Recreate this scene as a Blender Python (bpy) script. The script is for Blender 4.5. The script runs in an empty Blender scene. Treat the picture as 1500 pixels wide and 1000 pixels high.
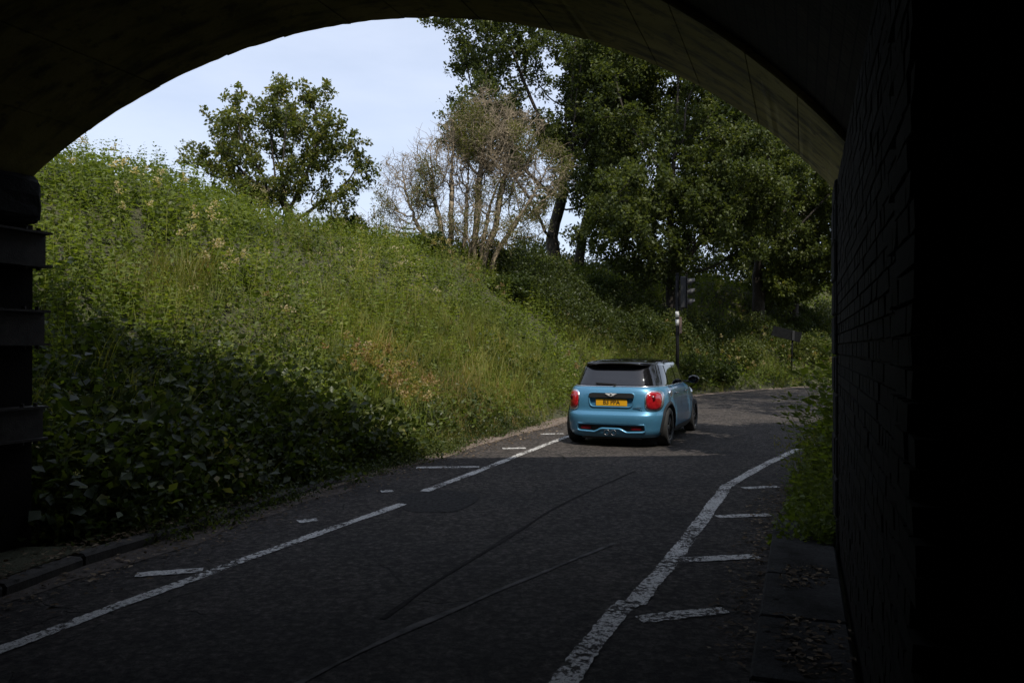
import bpy, bmesh, math, random
import numpy as np
from mathutils import Vector, Matrix

R = math.radians
rng = np.random.default_rng(7)
random.seed(7)
scene = bpy.context.scene
col = scene.collection

# ------------------------------------------------------------------ camera
CAM_H = 1.6
cam_d = bpy.data.cameras.new('camera')
cam_d.lens = 28.0
cam_d.sensor_width = 36.0
cam_d.clip_start = 0.05
cam_d.clip_end = 3000.0
cam = bpy.data.objects.new('camera', cam_d)
cam.location = (0, 0, CAM_H)
cam.rotation_euler = (R(90.0 + 0.49), 0, 0)
col.objects.link(cam)
scene.camera = cam

# ------------------------------------------------------------------ world, sun, exposure
SUN_EL = 57.4
SUN_AZ = 160.0            # clockwise from +Y, direction towards the sun (behind the camera, to the right)
world = bpy.data.worlds.new('World')
scene.world = world
world.use_nodes = True
wn, wl = world.node_tree.nodes, world.node_tree.links
bg = wn['Background']
sky = wn.new('ShaderNodeTexSky')
sky.sky_type = 'NISHITA'
sky.sun_disc = False
sky.sun_elevation = R(SUN_EL)
sky.sun_rotation = R(SUN_AZ)
sky.air_density = 1.0
sky.dust_density = 1.2
sky.ozone_density = 1.0
tc = wn.new('ShaderNodeTexCoord')
mp = wn.new('ShaderNodeMapping')
mp.inputs['Scale'].default_value = (2.0, 2.0, 7.0)
mp.inputs['Rotation'].default_value = (0.0, 0.35, 0.0)
nz = wn.new('ShaderNodeTexNoise')
nz.inputs['Scale'].default_value = 1.6
nz.inputs['Detail'].default_value = 6
nz.inputs['Roughness'].default_value = 0.55
cr = wn.new('ShaderNodeValToRGB')
cr.color_ramp.elements[0].position = 0.36
cr.color_ramp.elements[0].color = (0.58, 0.58, 0.58, 1)
cr.color_ramp.elements[1].position = 0.78
cr.color_ramp.elements[1].color = (0.80, 0.80, 0.80, 1)
mx = wn.new('ShaderNodeMixRGB')
mx.inputs['Color2'].default_value = (5.9, 6.5, 7.9, 1)      # thin high cloud
wl.new(tc.outputs['Generated'], mp.inputs['Vector'])
wl.new(mp.outputs['Vector'], nz.inputs['Vector'])
wl.new(nz.outputs['Fac'], cr.inputs['Fac'])
wl.new(cr.outputs['Color'], mx.inputs['Fac'])
wl.new(sky.outputs['Color'], mx.inputs['Color1'])
wl.new(mx.outputs['Color'], bg.inputs['Color'])
bg.inputs['Strength'].default_value = 0.152

sun_d = bpy.data.lights.new('sun', 'SUN')
sun_d.energy = 5.0
sun_d.angle = R(0.53)
sun_d.color = (1.0, 0.94, 0.84)
sun = bpy.data.objects.new('sun', sun_d)
to_sun = Vector((math.sin(R(SUN_AZ)) * math.cos(R(SUN_EL)), math.cos(R(SUN_AZ)) * math.cos(R(SUN_EL)), math.sin(R(SUN_EL))))
sun.rotation_euler = to_sun.to_track_quat('Z', 'Y').to_euler()
sun.location = to_sun * 60
col.objects.link(sun)

scene.view_settings.view_transform = 'Standard'
scene.view_settings.look = 'None'
scene.view_settings.gamma = 1.0
scene.view_settings.exposure = 0.0
scene.view_settings.use_curve_mapping = False
scene.render.engine = 'CYCLES'
scene.cycles.use_denoising = True
scene.cycles.max_bounces = 8
scene.cycles.diffuse_bounces = 5
scene.cycles.transparent_max_bounces = 8

# ------------------------------------------------------------------ materials
class NT:
    def __init__(s, name):
        s.m = bpy.data.materials.new(name)
        s.m.use_nodes = True
        s.n, s.l = s.m.node_tree.nodes, s.m.node_tree.links
        s.b = s.n['Principled BSDF']
        s.out = s.n['Material Output']
        s._tc = None
    def tc(s, which='Object'):
        if s._tc is None:
            s._tc = s.n.new('ShaderNodeTexCoord')
        return s._tc.outputs[which]
    def noise(s, scale, detail=4, rough=0.55, vec=None, dist=0.0):
        x = s.n.new('ShaderNodeTexNoise')
        x.inputs['Scale'].default_value = scale
        x.inputs['Detail'].default_value = detail
        x.inputs['Roughness'].default_value = rough
        x.inputs['Distortion'].default_value = dist
        s.l.new(vec or s.tc(), x.inputs['Vector'])
        return x.outputs['Fac']
    def voro(s, scale, feature='F1', vec=None, out='Distance'):
        x = s.n.new('ShaderNodeTexVoronoi')
        x.feature = feature
        x.inputs['Scale'].default_value = scale
        s.l.new(vec or s.tc(), x.inputs['Vector'])
        return x.outputs[out]
    def mapping(s, scale=(1, 1, 1), rot=(0, 0, 0), vec=None):
        x = s.n.new('ShaderNodeMapping')
        x.inputs['Scale'].default_value = scale
        x.inputs['Rotation'].default_value = rot
        s.l.new(vec or s.tc(), x.inputs['Vector'])
        return x.outputs['Vector']
    def ramp(s, fac, stops):
        x = s.n.new('ShaderNodeValToRGB')
        e = x.color_ramp.elements
        while len(e) < len(stops):
            e.new(0.5)
        for k, (p, c) in enumerate(stops):
            e[k].position = p
            e[k].color = (c, c, c, 1) if isinstance(c, (int, float)) else (c[0], c[1], c[2], 1)
        s.l.new(fac, x.inputs['Fac'])
        return x.outputs['Color']
    def mix(s, fac, a, b, kind='MIX'):
        x = s.n.new('ShaderNodeMixRGB')
        x.blend_type = kind
        for inp, v in (('Fac', fac), ('Color1', a), ('Color2', b)):
            if isinstance(v, (int, float)):
                x.inputs[inp].default_value = v if inp == 'Fac' else (v, v, v, 1)
            elif isinstance(v, tuple):
                x.inputs[inp].default_value = (v[0], v[1], v[2], 1)
            else:
                s.l.new(v, x.inputs[inp])
        return x.outputs['Color']
    def math(s, op, a, b=0.0):
        x = s.n.new('ShaderNodeMath')
        x.operation = op
        for i, v in enumerate((a, b)):
            if isinstance(v, (int, float)):
                x.inputs[i].default_value = v
            else:
                s.l.new(v, x.inputs[i])
        return x.outputs[0]
    def attr(s, name):
        x = s.n.new('ShaderNodeAttribute')
        x.attribute_name = name
        return x
    def set(s, **kw):
        for k, v in kw.items():
            k = k.replace('_', ' ')
            inp = s.b.inputs[k]
            if isinstance(v, (int, float)):
                inp.default_value = v
            elif isinstance(v, tuple):
                inp.default_value = (*v, 1) if len(v) == 3 and inp.type == 'RGBA' else v
            else:
                s.l.new(v, inp)
        return s
    def bump(s, h, strength=0.5, dist=0.01):
        x = s.n.new('ShaderNodeBump')
        x.inputs['Strength'].default_value = strength
        x.inputs['Distance'].default_value = dist
        s.l.new(h, x.inputs['Height'])
        s.l.new(x.outputs['Normal'], s.b.inputs['Normal'])
        return s

def simple(name, c, rough=0.6, metal=0.0, var=0.25, scale=8.0, bump=0.0, **kw):
    t = NT(name)
    n = t.noise(scale, 5)
    lo = tuple(x * (1 - var) for x in c)
    hi = tuple(min(1, x * (1 + var)) for x in c)
    t.set(Base_Color=t.ramp(n, [(0.3, lo), (0.7, hi)]), Roughness=rough, Metallic=metal, **kw)
    if bump:
        t.bump(t.noise(scale * 6, 4), bump, 0.01)
    return t.m

def leaf_mat(name, stops, transl=0.35, rough=0.55, tcol=(1.8, 1.8, 0.75)):
    transl = transl + .10
    t = NT(name)
    a = t.attr('tint')
    c = t.ramp(a.outputs['Fac'], stops)
    big = t.noise(0.55, 3)
    c = t.mix(1.0, c, t.ramp(big, [(0.32, (0.78, 0.80, 0.80)), (0.68, (1.18, 1.16, 1.05))]), 'MULTIPLY')
    t.set(Base_Color=c, Roughness=rough, Specular_IOR_Level=0.22)
    tr = t.n.new('ShaderNodeBsdfTranslucent')
    t.l.new(t.mix(1.0, c, tcol, 'MULTIPLY'), tr.inputs['Color'])
    ms = t.n.new('ShaderNodeMixShader')
    ms.inputs['Fac'].default_value = transl
    t.l.new(t.b.outputs[0], ms.inputs[1])
    t.l.new(tr.outputs[0], ms.inputs[2])
    t.l.new(ms.outputs[0], t.out.inputs['Surface'])
    return t.m

M = {}
# asphalt: fine aggregate, wheel-worn patches, hairline cracks
t = NT('asphalt')
agg = t.noise(26, 8, 0.82)
pat = t.noise(0.5, 5)
pat2 = t.noise(3.5, 5)
c = t.ramp(agg, [(0.36, (0.012, 0.0115, 0.011)), (0.49, (0.046, 0.043, 0.041)), (0.66, (0.135, 0.124, 0.116))])
c = t.mix(1.0, c, t.ramp(pat, [(0.3, (0.72, 0.72, 0.75)), (0.7, (1.25, 1.20, 1.15))]), 'MULTIPLY')
c = t.mix(1.0, c, t.ramp(pat2, [(0.35, 0.82), (0.65, 1.15)]), 'MULTIPLY')
c = t.mix(1.0, c, t.ramp(t.voro(15, 'F1', t.mapping((1, 1, .05))), [(0.1, 1.35), (0.45, 0.95), (0.75, 0.55)]), 'MULTIPLY')
cv = t.mapping((1, 1, 0.01))
wob = t.n.new('ShaderNodeVectorMath'); wob.operation = 'MULTIPLY_ADD'
wn1 = t.n.new('ShaderNodeTexNoise'); wn1.inputs['Scale'].default_value = 2.3; wn1.inputs['Detail'].default_value = 5
t.l.new(cv, wn1.inputs['Vector'])
t.l.new(wn1.outputs['Color'], wob.inputs[0]); wob.inputs[1].default_value = (0.5, 0.5, 0); t.l.new(cv, wob.inputs[2])
vd = t.voro(0.75, 'DISTANCE_TO_EDGE', wob.outputs[0])
crack = t.ramp(vd, [(0.0015, 1.0), (0.006, 0.0)])
cmask = t.math('MULTIPLY', crack, t.ramp(t.noise(0.7, 2), [(0.50, 0.0), (0.62, 0.75)]))
c = t.mix(cmask, c, (0.014, 0.014, 0.015))
c = t.mix(1.0, c, (1.08, 1.03, 0.99), 'MULTIPLY')
t.set(Base_Color=c, Roughness=0.85, Specular_IOR_Level=0.2)
t.bump(t.math('SUBTRACT', agg, t.math('MULTIPLY', cmask, 1.5)), 1.0, 0.035)
M['asphalt'] = t.m
M['patch'] = simple('asphalt_repair', (0.034, 0.032, 0.031), 0.9, var=0.7, scale=26, bump=0.8, Specular_IOR_Level=0.1)
M['seam'] = simple('tar_seam', (0.074, 0.069, 0.066), 0.85, var=0.7, scale=7, bump=0.5, Specular_IOR_Level=0.1)
M['tar'] = simple('tar_joint_dark', (0.030, 0.028, 0.027), 0.95, var=0.4, scale=20, bump=0.3, Specular_IOR_Level=0.02)
# worn road paint
t = NT('road_paint')
wear = t.noise(30, 8, 0.75)
wear2 = t.noise(2.2, 4)
wv = t.voro(48, 'DISTANCE_TO_EDGE')
msk = t.math('ADD', wear, t.math('MULTIPLY', t.math('SUBTRACT', wear2, 0.5), 0.55))
msk = t.math('MULTIPLY', t.ramp(msk, [(0.42, 0.0), (0.50, 1.0)]), t.ramp(wv, [(0.015, 0.25), (0.05, 1.0)]))
t.set(Base_Color=t.ramp(wear, [(0.35, (0.36, 0.35, 0.33)), (0.7, (0.60, 0.585, 0.56))]), Roughness=0.75)
tp = t.n.new('ShaderNodeBsdfTransparent')
ms = t.n.new('ShaderNodeMixShader')
t.l.new(msk, ms.inputs['Fac']); t.l.new(tp.outputs[0], ms.inputs[1]); t.l.new(t.b.outputs[0], ms.inputs[2])
t.l.new(ms.outputs[0], t.out.inputs['Surface'])
M['paint'] = t.m
# soil / leaf mould
t = NT('soil')
n1 = t.noise(1.4, 6); n2 = t.noise(30, 4, 0.7)
c = t.mix(n2, t.ramp(n1, [(0.35, (0.030, 0.024, 0.016)), (0.65, (0.060, 0.048, 0.028))]), (0.05, 0.06, 0.02))
t.set(Base_Color=c, Roughness=0.95)
t.bump(n2, 0.8, 0.04)
M['soil'] = t.m
M['dirt'] = simple('verge_dirt', (0.13, 0.10, 0.078), 0.95, var=0.5, scale=14, bump=0.9)
M['gutter'] = simple('gutter_dirt', (0.060, 0.046, 0.036), 0.95, var=0.6, scale=18, bump=0.9)
t = NT('slab_concrete')
n1 = t.noise(2.6, 6, 0.65); n2 = t.noise(38, 5, 0.75)
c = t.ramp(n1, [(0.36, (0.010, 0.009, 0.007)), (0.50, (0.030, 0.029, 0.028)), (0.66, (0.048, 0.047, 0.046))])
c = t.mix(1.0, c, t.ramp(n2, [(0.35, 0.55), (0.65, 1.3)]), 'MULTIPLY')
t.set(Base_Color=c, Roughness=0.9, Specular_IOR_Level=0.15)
t.bump(n2, 0.8, 0.02)
M['concrete'] = t.m
M['kerb'] = simple('kerb_concrete', (0.036, 0.030, 0.024), 0.85, var=0.5, scale=9, bump=0.6)
# lime-stained ring at the bridge mouth
t = NT('ring_concrete')
n1 = t.noise(1.8, 6); n2 = t.noise(9, 6, 0.65)
st = t.noise(2.0, 5, 0.6, t.mapping((1, 3.2, 1), (0, 0, R(-20))))
c = t.ramp(n1, [(0.3, (0.160, 0.135, 0.030)), (0.5, (0.30, 0.25, 0.060)), (0.72, (0.38, 0.31, 0.10))])
c = t.mix(t.ramp(st, [(0.48, 0.0), (0.66, 0.85)]), c, (0.035, 0.028, 0.015))
c = t.mix(t.ramp(n2, [(0.55, 0.0), (0.68, 0.7)]), c, (0.03, 0.024, 0.014))
t.set(Base_Color=c, Roughness=0.85)
t.bump(n2, 0.5, 0.02)
M['ring'] = t.m
# sooty brickwork
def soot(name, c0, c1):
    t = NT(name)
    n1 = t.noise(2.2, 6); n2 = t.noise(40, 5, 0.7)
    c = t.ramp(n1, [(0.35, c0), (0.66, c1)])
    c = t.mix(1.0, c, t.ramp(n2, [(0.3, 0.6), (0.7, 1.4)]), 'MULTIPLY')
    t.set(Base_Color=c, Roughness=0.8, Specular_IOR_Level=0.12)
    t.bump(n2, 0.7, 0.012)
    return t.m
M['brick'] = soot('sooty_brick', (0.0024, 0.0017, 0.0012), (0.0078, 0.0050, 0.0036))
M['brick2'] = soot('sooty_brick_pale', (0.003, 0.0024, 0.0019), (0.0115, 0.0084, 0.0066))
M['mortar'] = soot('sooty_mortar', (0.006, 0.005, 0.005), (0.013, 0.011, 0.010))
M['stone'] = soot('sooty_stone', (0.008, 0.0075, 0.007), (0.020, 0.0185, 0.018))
t = NT('vault_brick')
br = t.n.new('ShaderNodeTexBrick')
br.inputs['Scale'].default_value = 1.0
br.inputs['Brick Width'].default_value = 0.225
br.inputs['Row Height'].default_value = 0.075
br.inputs['Mortar Size'].default_value = 0.006
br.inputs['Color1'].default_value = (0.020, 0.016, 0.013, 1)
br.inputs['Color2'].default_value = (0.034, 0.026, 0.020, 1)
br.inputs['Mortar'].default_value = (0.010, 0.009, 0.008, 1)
uvn = t.n.new('ShaderNodeUVMap')
t.l.new(uvn.outputs[0], br.inputs['Vector'])
c = t.mix(1.0, br.outputs['Color'], t.ramp(t.noise(1.5, 6), [(0.3, 0.5), (0.7, 1.6)]), 'MULTIPLY')
t.set(Base_Color=c, Roughness=0.85, Specular_IOR_Level=0.15)
t.bump(t.math('ADD', t.math('MULTIPLY', br.outputs['Fac'], -1.0), t.noise(40, 4)), 0.5, 0.012)
M['vault'] = t.m
M['steel'] = simple('rusty_steel', (0.028, 0.022, 0.018), 0.6, 0.4, var=0.5, scale=14, bump=0.3)
M['black'] = simple('black_paint', (0.008, 0.008, 0.009), 0.7, var=0.2, Specular_IOR_Level=0.15)
M['plastic'] = simple('black_plastic', (0.014, 0.014, 0.015), 0.55, var=0.2, scale=30)
M['grey_plastic'] = simple('grey_plastic', (0.055, 0.052, 0.050), 0.5, var=0.2)
M['signback'] = simple('sign_back_grey', (0.010, 0.0105, 0.011), 0.9, 0.0, var=0.3, Specular_IOR_Level=0.03)
M['white'] = simple('white_band', (0.72, 0.70, 0.66), 0.5, var=0.08)
M['bark'] = simple('oak_bark', (0.036, 0.029, 0.022), 0.95, var=0.5, scale=10, bump=1.0)
M['deadwood'] = simple('grey_dead_wood', (0.240, 0.190, 0.125), 0.9, var=0.45, scale=3, bump=0.8)
M['stem'] = simple('plant_stem', (0.060, 0.070, 0.026), 0.8, var=0.4, scale=5)
M['oak'] = leaf_mat('oak_leaf', [(0.0, (0.030, 0.042, 0.013)), (0.5, (0.066, 0.084, 0.023)), (0.85, (0.110, 0.125, 0.036)), (1.0, (0.17, 0.15, 0.048))], 0.30, 0.42)
M['oakdark'] = leaf_mat('dark_leaf', [(0.0, (0.024, 0.034, 0.012)), (0.5, (0.054, 0.070, 0.021)), (1.0, (0.105, 0.120, 0.038))], 0.28, 0.42)
M['weed'] = leaf_mat('weed_leaf', [(0.0, (0.052, 0.073, 0.015)), (0.40, (0.112, 0.148, 0.027)), (0.72, (0.180, 0.195, 0.041)), (0.87, (0.20, 0.175, 0.055)), (0.93, (0.19, 0.115, 0.055)), (1.0, (0.40, 0.34, 0.22))], 0.34, 0.5)
M['grass'] = leaf_mat('grass_blade', [(0.0, (0.065, 0.085, 0.020)), (0.45, (0.130, 0.150, 0.036)), (0.78, (0.21, 0.19, 0.058)), (1.0, (0.28, 0.19, 0.09))], 0.34, 0.55)
M['bramble'] = leaf_mat('bramble_leaf', [(0.0, (0.020, 0.032, 0.010)), (0.5, (0.046, 0.064, 0.017)), (0.82, (0.105, 0.118, 0.034)), (1.0, (0.24, 0.20, 0.09))], 0.30, 0.4)
M['olive'] = leaf_mat('thorn_leaf', [(0.0, (0.065, 0.070, 0.022)), (0.6, (0.110, 0.115, 0.036)), (1.0, (0.17, 0.155, 0.05))], 0.30, 0.5)
M['flower'] = simple('cream_flower', (0.62, 0.58, 0.44), 0.8, var=0.2)
M['litter'] = leaf_mat('dead_leaf', [(0.0, (0.050, 0.034, 0.020)), (0.55, (0.115, 0.078, 0.046)), (1.0, (0.26, 0.20, 0.14))], 0.1, 0.8, (1.1, 1.0, 0.8))

# car
t = NT('car_paint_blue')
t.set(Base_Color=(0.06, 0.22, 0.36), Metallic=0.35, Roughness=0.38, Coat_Weight=0.55, Coat_Roughness=0.04)
fl = t.noise(900, 2)
t.l.new(t.ramp(fl, [(0.4, (0.046, 0.165, 0.282)), (0.6, (0.070, 0.222, 0.360))]), t.b.inputs['Base Color'])
M['carblue'] = t.m
t = NT('gloss_black'); t.set(Base_Color=(0.006, 0.006, 0.007), Roughness=0.06, Coat_Weight=0.6, Coat_Roughness=0.03); M['gloss'] = t.m
t = NT('car_glass'); t.set(Base_Color=(0.010, 0.010, 0.012), Roughness=0.02, IOR=1.5, Specular_IOR_Level=0.75); M['glass'] = t.m
t = NT('chrome'); t.set(Base_Color=(0.75, 0.76, 0.78), Metallic=1.0, Roughness=0.24); M['chrome'] = t.m
t = NT('dark_chrome'); t.set(Base_Color=(0.30, 0.30, 0.31), Metallic=1.0, Roughness=0.3); M['darkchrome'] = t.m
t = NT('red_lens'); t.set(Base_Color=(0.40, 0.008, 0.012), Roughness=0.08, Coat_Weight=1.0, Specular_IOR_Level=0.6)
vr = t.voro(60); t.l.new(t.ramp(vr, [(0.0, (0.55, 0.02, 0.025)), (0.6, (0.22, 0.004, 0.008))]), t.b.inputs['Base Color']); M['lens'] = t.m
M['badge'] = simple('badge_silver', (0.80, 0.80, 0.80), 0.35, 0.25, var=0.03)
M['reflector'] = simple('reflector_red', (0.10, 0.005, 0.008), 0.2, var=0.2)
t = NT('plate_yellow'); t.set(Base_Color=(0.66, 0.33, 0.012), Roughness=0.35); M['plate'] = t.m
M['plate_ink'] = simple('plate_black', (0.012, 0.010, 0.008), 0.5)
M['rubber'] = simple('tyre_rubber', (0.014, 0.014, 0.014), 0.85, var=0.3, scale=30, bump=0.3)
M['rim'] = simple('dark_alloy', (0.035, 0.036, 0.038), 0.3, 0.8, var=0.1)
t = NT('signal_lens'); t.set(Base_Color=(0.03, 0.015, 0.015), Roughness=0.2); M['sig'] = t.m

# ------------------------------------------------------------------ object helpers
def link(o, parent=None):
    col.objects.link(o)
    if parent is not None:
        o.parent = parent
    return o

def tag(o, label=None, cat=None, group=None, kind=None):
    for k, v in (('label', label), ('category', cat), ('group', group), ('kind', kind)):
        if v:
            o[k] = v
    return o

def empty(name, loc=(0, 0, 0), rz=0.0):
    o = bpy.data.objects.new(name, None)
    o.location = loc
    o.rotation_euler = (0, 0, rz)
    o.empty_display_size = 0.2
    return link(o)

def mesh_np(name, V, F, mat, parent=None, smooth=False, tint=None, uv=None):
    """V (n,3), F (m,3) or (m,4) arrays"""
    V = np.asarray(V, dtype=np.float32); F = np.asarray(F, dtype=np.int32)
    me = bpy.data.meshes.new(name)
    k = F.shape[1]
    me.vertices.add(len(V)); me.vertices.foreach_set('co', V.ravel())
    me.loops.add(F.size); me.loops.foreach_set('vertex_index', F.ravel())
    me.polygons.add(len(F))
    me.polygons.foreach_set('loop_start', np.arange(0, F.size, k, dtype=np.int32))
    if smooth:
        me.polygons.foreach_set('use_smooth', np.ones(len(F), dtype=bool))
    if tint is not None:
        a = me.attributes.new('tint', 'FLOAT', 'POINT')
        a.data.foreach_set('value', np.asarray(tint, dtype=np.float32))
    if uv is not None:
        u = me.uv_layers.new(name='UVMap')
        u.data.foreach_set('uv', np.asarray(uv, dtype=np.float32)[F.ravel()].ravel())
    me.update(calc_edges=True)
    me.validate()
    me.materials.append(mat)
    return link(bpy.data.objects.new(name, me), parent)

def mesh_py(name, V, F, mat, parent=None, smooth=False):
    me = bpy.data.meshes.new(name)
    me.from_pydata([tuple(v) for v in V], [], [tuple(f) for f in F])
    if smooth:
        me.polygons.foreach_set('use_smooth', [True] * len(me.polygons))
    me.update()
    me.materials.append(mat)
    return link(bpy.data.objects.new(name, me), parent)

def bm_obj(name, bm, mat, parent=None, smooth=False):
    me = bpy.data.meshes.new(name)
    bmesh.ops.recalc_face_normals(bm, faces=bm.faces[:])
    bm.to_mesh(me); bm.free()
    if smooth:
        me.polygons.foreach_set('use_smooth', [True] * len(me.polygons))
    me.materials.append(mat)
    return link(bpy.data.objects.new(name, me), parent)

def add_box(bm, c, size, rot=None, bevel=0.0):
    m = Matrix.Translation(c) @ (rot.to_4x4() if rot is not None else Matrix.Identity(4)) @ Matrix.Diagonal((*size, 1))
    g = bmesh.ops.create_cube(bm, size=1.0, matrix=m)
    if bevel:
        es = {e for v in g['verts'] for e in v.link_edges}
        bmesh.ops.bevel(bm, geom=list(es), offset=bevel, segments=1, affect='EDGES')

def add_cyl(bm, p0, p1, r0, r1=None, seg=16, caps=True):
    p0, p1 = Vector(p0), Vector(p1)
    d = p1 - p0
    q = d.to_track_quat('Z', 'Y').to_matrix().to_4x4()
    bmesh.ops.create_cone(bm, cap_ends=caps, segments=seg, radius1=r0, radius2=r0 if r1 is None else r1, depth=d.length,
                          matrix=Matrix.Translation((p0 + p1) / 2) @ q)

def box_obj(name, c, size, mat, parent=None, rot=None, bevel=0.0):
    bm = bmesh.new(); add_box(bm, c, size, rot, bevel)
    return bm_obj(name, bm, mat, parent)

def catmull(pts, n):
    P = np.array(pts, dtype=float)
    P = np.vstack([2 * P[0] - P[1], P, 2 * P[-1] - P[-2]])
    out = []
    for i in range(1, len(P) - 2):
        t = np.linspace(0, 1, n, endpoint=False)[:, None]
        a, b, c, d = P[i - 1], P[i], P[i + 1], P[i + 2]
        out.append(0.5 * ((2 * b) + (-a + c) * t + (2 * a - 5 * b + 4 * c - d) * t ** 2 + (-a + 3 * b - 3 * c + d) * t ** 3))
    out.append(P[-2][None])
    return np.vstack(out)

def resample(P, n):
    s = np.r_[0, np.cumsum(np.linalg.norm(np.diff(P, axis=0), axis=1))]
    u = np.linspace(0, s[-1], n)
    return np.stack([np.interp(u, s, P[:, k]) for k in range(P.shape[1])], 1)

def smoothstep(x, a, b):
    t = np.clip((x - a) / (b - a), 0, 1)
    return t * t * (3 - 2 * t)

# ------------------------------------------------------------------ plan of the place (x right, y ahead, metres)
AX = np.array([math.sin(R(20)), math.cos(R(20))])          # axis of the underpass
NR = np.array([-AX[1], AX[0]])                             # from the right wall towards the road
SL = AX[0] / AX[1]
PL = np.array([-3.71, 6.16]); PR = np.array([2.71, 6.67])  # the two corners of the bridge mouth
SPRING = 2.91; RISE = 1.345
def mouth_y(x):
    return PL[1] + (x - PL[0]) * (PR[1] - PL[1]) / (PR[0] - PL[0])

LEFT = catmull([(-19.8, -40), (-5.08, 0), (-3.1, 6.0), (-2.0, 9.6), (-0.55, 13.3), (1.5, 18.3), (3.7, 23), (6.6, 27.3), (10, 31.0),
                (14.2, 34.4), (20, 37.8), (30, 42), (60, 50), (160, 66)], 8)
RIGHT = catmull([(-14.75, -40), (-0.18, 0), (1.99, 5.96), (3.2, 8.9), (4.9, 11.6), (7.5, 14.6), (11.5, 18), (17, 21.5), (27, 26), (60, 35), (160, 50)], 8)

def sdist(P, L):
    """signed distance to a polyline, positive on its left"""
    A, B = L[:-1], L[1:]
    D = B - A
    LL = (D ** 2).sum(1)
    out = np.empty(len(P)); 
    for i0 in range(0, len(P), 20000):
        p = P[i0:i0 + 20000]
        w = p[:, None, :] - A[None]
        t = np.clip((w * D[None]).sum(2) / LL, 0, 1)
        e = w - t[..., None] * D[None]
        d2 = (e ** 2).sum(2)
        j = d2.argmin(1); r = np.arange(len(p))
        cr_ = D[j, 0] * w[r, j, 1] - D[j, 1] * w[r, j, 0]
        out[i0:i0 + 20000] = np.sqrt(d2[r, j]) * np.sign(cr_)
    return out

def wob_noise(P, s, seed):
    g = np.random.default_rng(seed)
    v = np.zeros(len(P))
    for k in range(7):
        a = g.uniform(0, 2 * np.pi); f = s * g.uniform(0.6, 1.9); ph = g.uniform(0, 6.28)
        v += np.sin((P[:, 0] * math.cos(a) + P[:, 1] * math.sin(a)) * f + ph)
    return v / 3.0

CREST = 4.9; RUN = 7.4
def height(P):
    P = np.asarray(P, dtype=float)
    dl = sdist(P, LEFT); dr = -sdist(P, RIGHT)
    f = lambda t: np.where(t < 0, 0, 0.55 * np.clip(t, 0, 1) + 0.45 * smoothstep(t, 0, 1))
    hl = CREST * f((dl - 0.25) / RUN)
    hr = 3.6 * f((dr - 1.2) / 6.5)
    h = np.maximum(hl, hr)
    far = smoothstep(np.hypot(P[:, 0], P[:, 1]), 70, 130)
    h = h * (1 - far * 0.15)
    on = smoothstep(np.maximum(dl, dr), 0.3, 2.0)
    h = h + on * (0.16 * wob_noise(P, 0.9, 3) + 0.05 * wob_noise(P, 2.7, 4))
    h = h * smoothstep(P[:, 1] - mouth_y(P[:, 0]), 0.0, 0.9)
    return h - 0.05

# ------------------------------------------------------------------ ground
def graded(lo, hi, a, b, fine, grow=1.22):
    xs = list(np.arange(a, b + 1e-6, fine))
    s, x = fine, b
    while x < hi:
        s *= grow; x += s; xs.append(min(x, hi))
    s, x = fine, a
    while x > lo:
        s *= grow; x -= s; xs.insert(0, max(x, lo))
    return np.array(sorted(set(np.round(xs, 4))))
gx = graded(-900, 900, -16, 26, 0.45); gy = graded(-500, 1500, 5.5, 46, 0.45)
GX, GY = np.meshgrid(gx, gy)
GP = np.stack([GX.ravel(), GY.ravel()], 1)
GV = np.c_[GP, height(GP)]
nx, ny = len(gx), len(gy)
I = (np.arange(ny - 1)[:, None] * nx + np.arange(nx - 1)[None]).ravel()
tag(mesh_np('ground', GV, np.stack([I, I + 1, I + nx + 1, I + nx], 1), M['soil'], smooth=True), kind='structure')

# road sheet
def strip_mesh(name, A, B, z, mat, across=1, parent=None):
    n = len(A); V = []
    for k in range(across + 1):
        f = k / across
        V.append(np.c_[A * (1 - f) + B * f, np.full(n, z)])
    V = np.vstack(V); F = []
    for k in range(across):
        i = np.arange(n - 1) + k * n
        F.append(np.stack([i, i + n, i + n + 1, i + 1], 1))
    return mesh_np(name, V, np.vstack(F), mat, parent)
# sample the two edges at matching stations
def station(L, ys):
    return np.stack([np.interp(ys, L[:, 1], L[:, 0]), ys], 1)
def match_edges(n1=80, n2=110):
    i0 = np.searchsorted(LEFT[:, 1], 6.0); j0 = np.searchsorted(RIGHT[:, 1], 5.96)
    a = np.vstack([resample(LEFT[:i0 + 1], n1), resample(LEFT[i0:], n2)[1:]])
    b = np.vstack([resample(RIGHT[:j0 + 1], n1), resample(RIGHT[j0:], n2)[1:]])
    return a, b
EA, EB = match_edges()
tag(strip_mesh('road', EA, EB, 0.0, M['asphalt'], 6), kind='structure')

def offset_curve(P, d):
    T = np.gradient(P, axis=0); T /= np.linalg.norm(T, axis=1)[:, None]
    return P + np.stack([T[:, 1], -T[:, 0]], 1) * d          # d > 0 to the right

# dirt verge along the left road edge
vl = resample(LEFT[(LEFT[:, 1] > 8.0) & (LEFT[:, 1] < 48)], 150)
jig = wob_noise(vl, 2.6, 11) * 0.09
tag(strip_mesh('verge', offset_curve(vl, -0.75), offset_curve(vl, 1) * 0 + vl + (offset_curve(vl, 1) - vl) * (0.12 + jig)[:, None], 0.005, M['dirt'], 3), kind='structure')

vg = resample(LEFT[(LEFT[:, 1] > 1.0) & (LEFT[:, 1] < 9.2)], 90)
jig = 0.30 + wob_noise(vg, 3.1, 12) * 0.10 + wob_noise(vg, 9, 13) * 0.03
tag(strip_mesh('gutter', vg, vg + (offset_curve(vg, 1) - vg) * jig[:, None], 0.0045, M['gutter'], 2), kind='structure')

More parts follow.
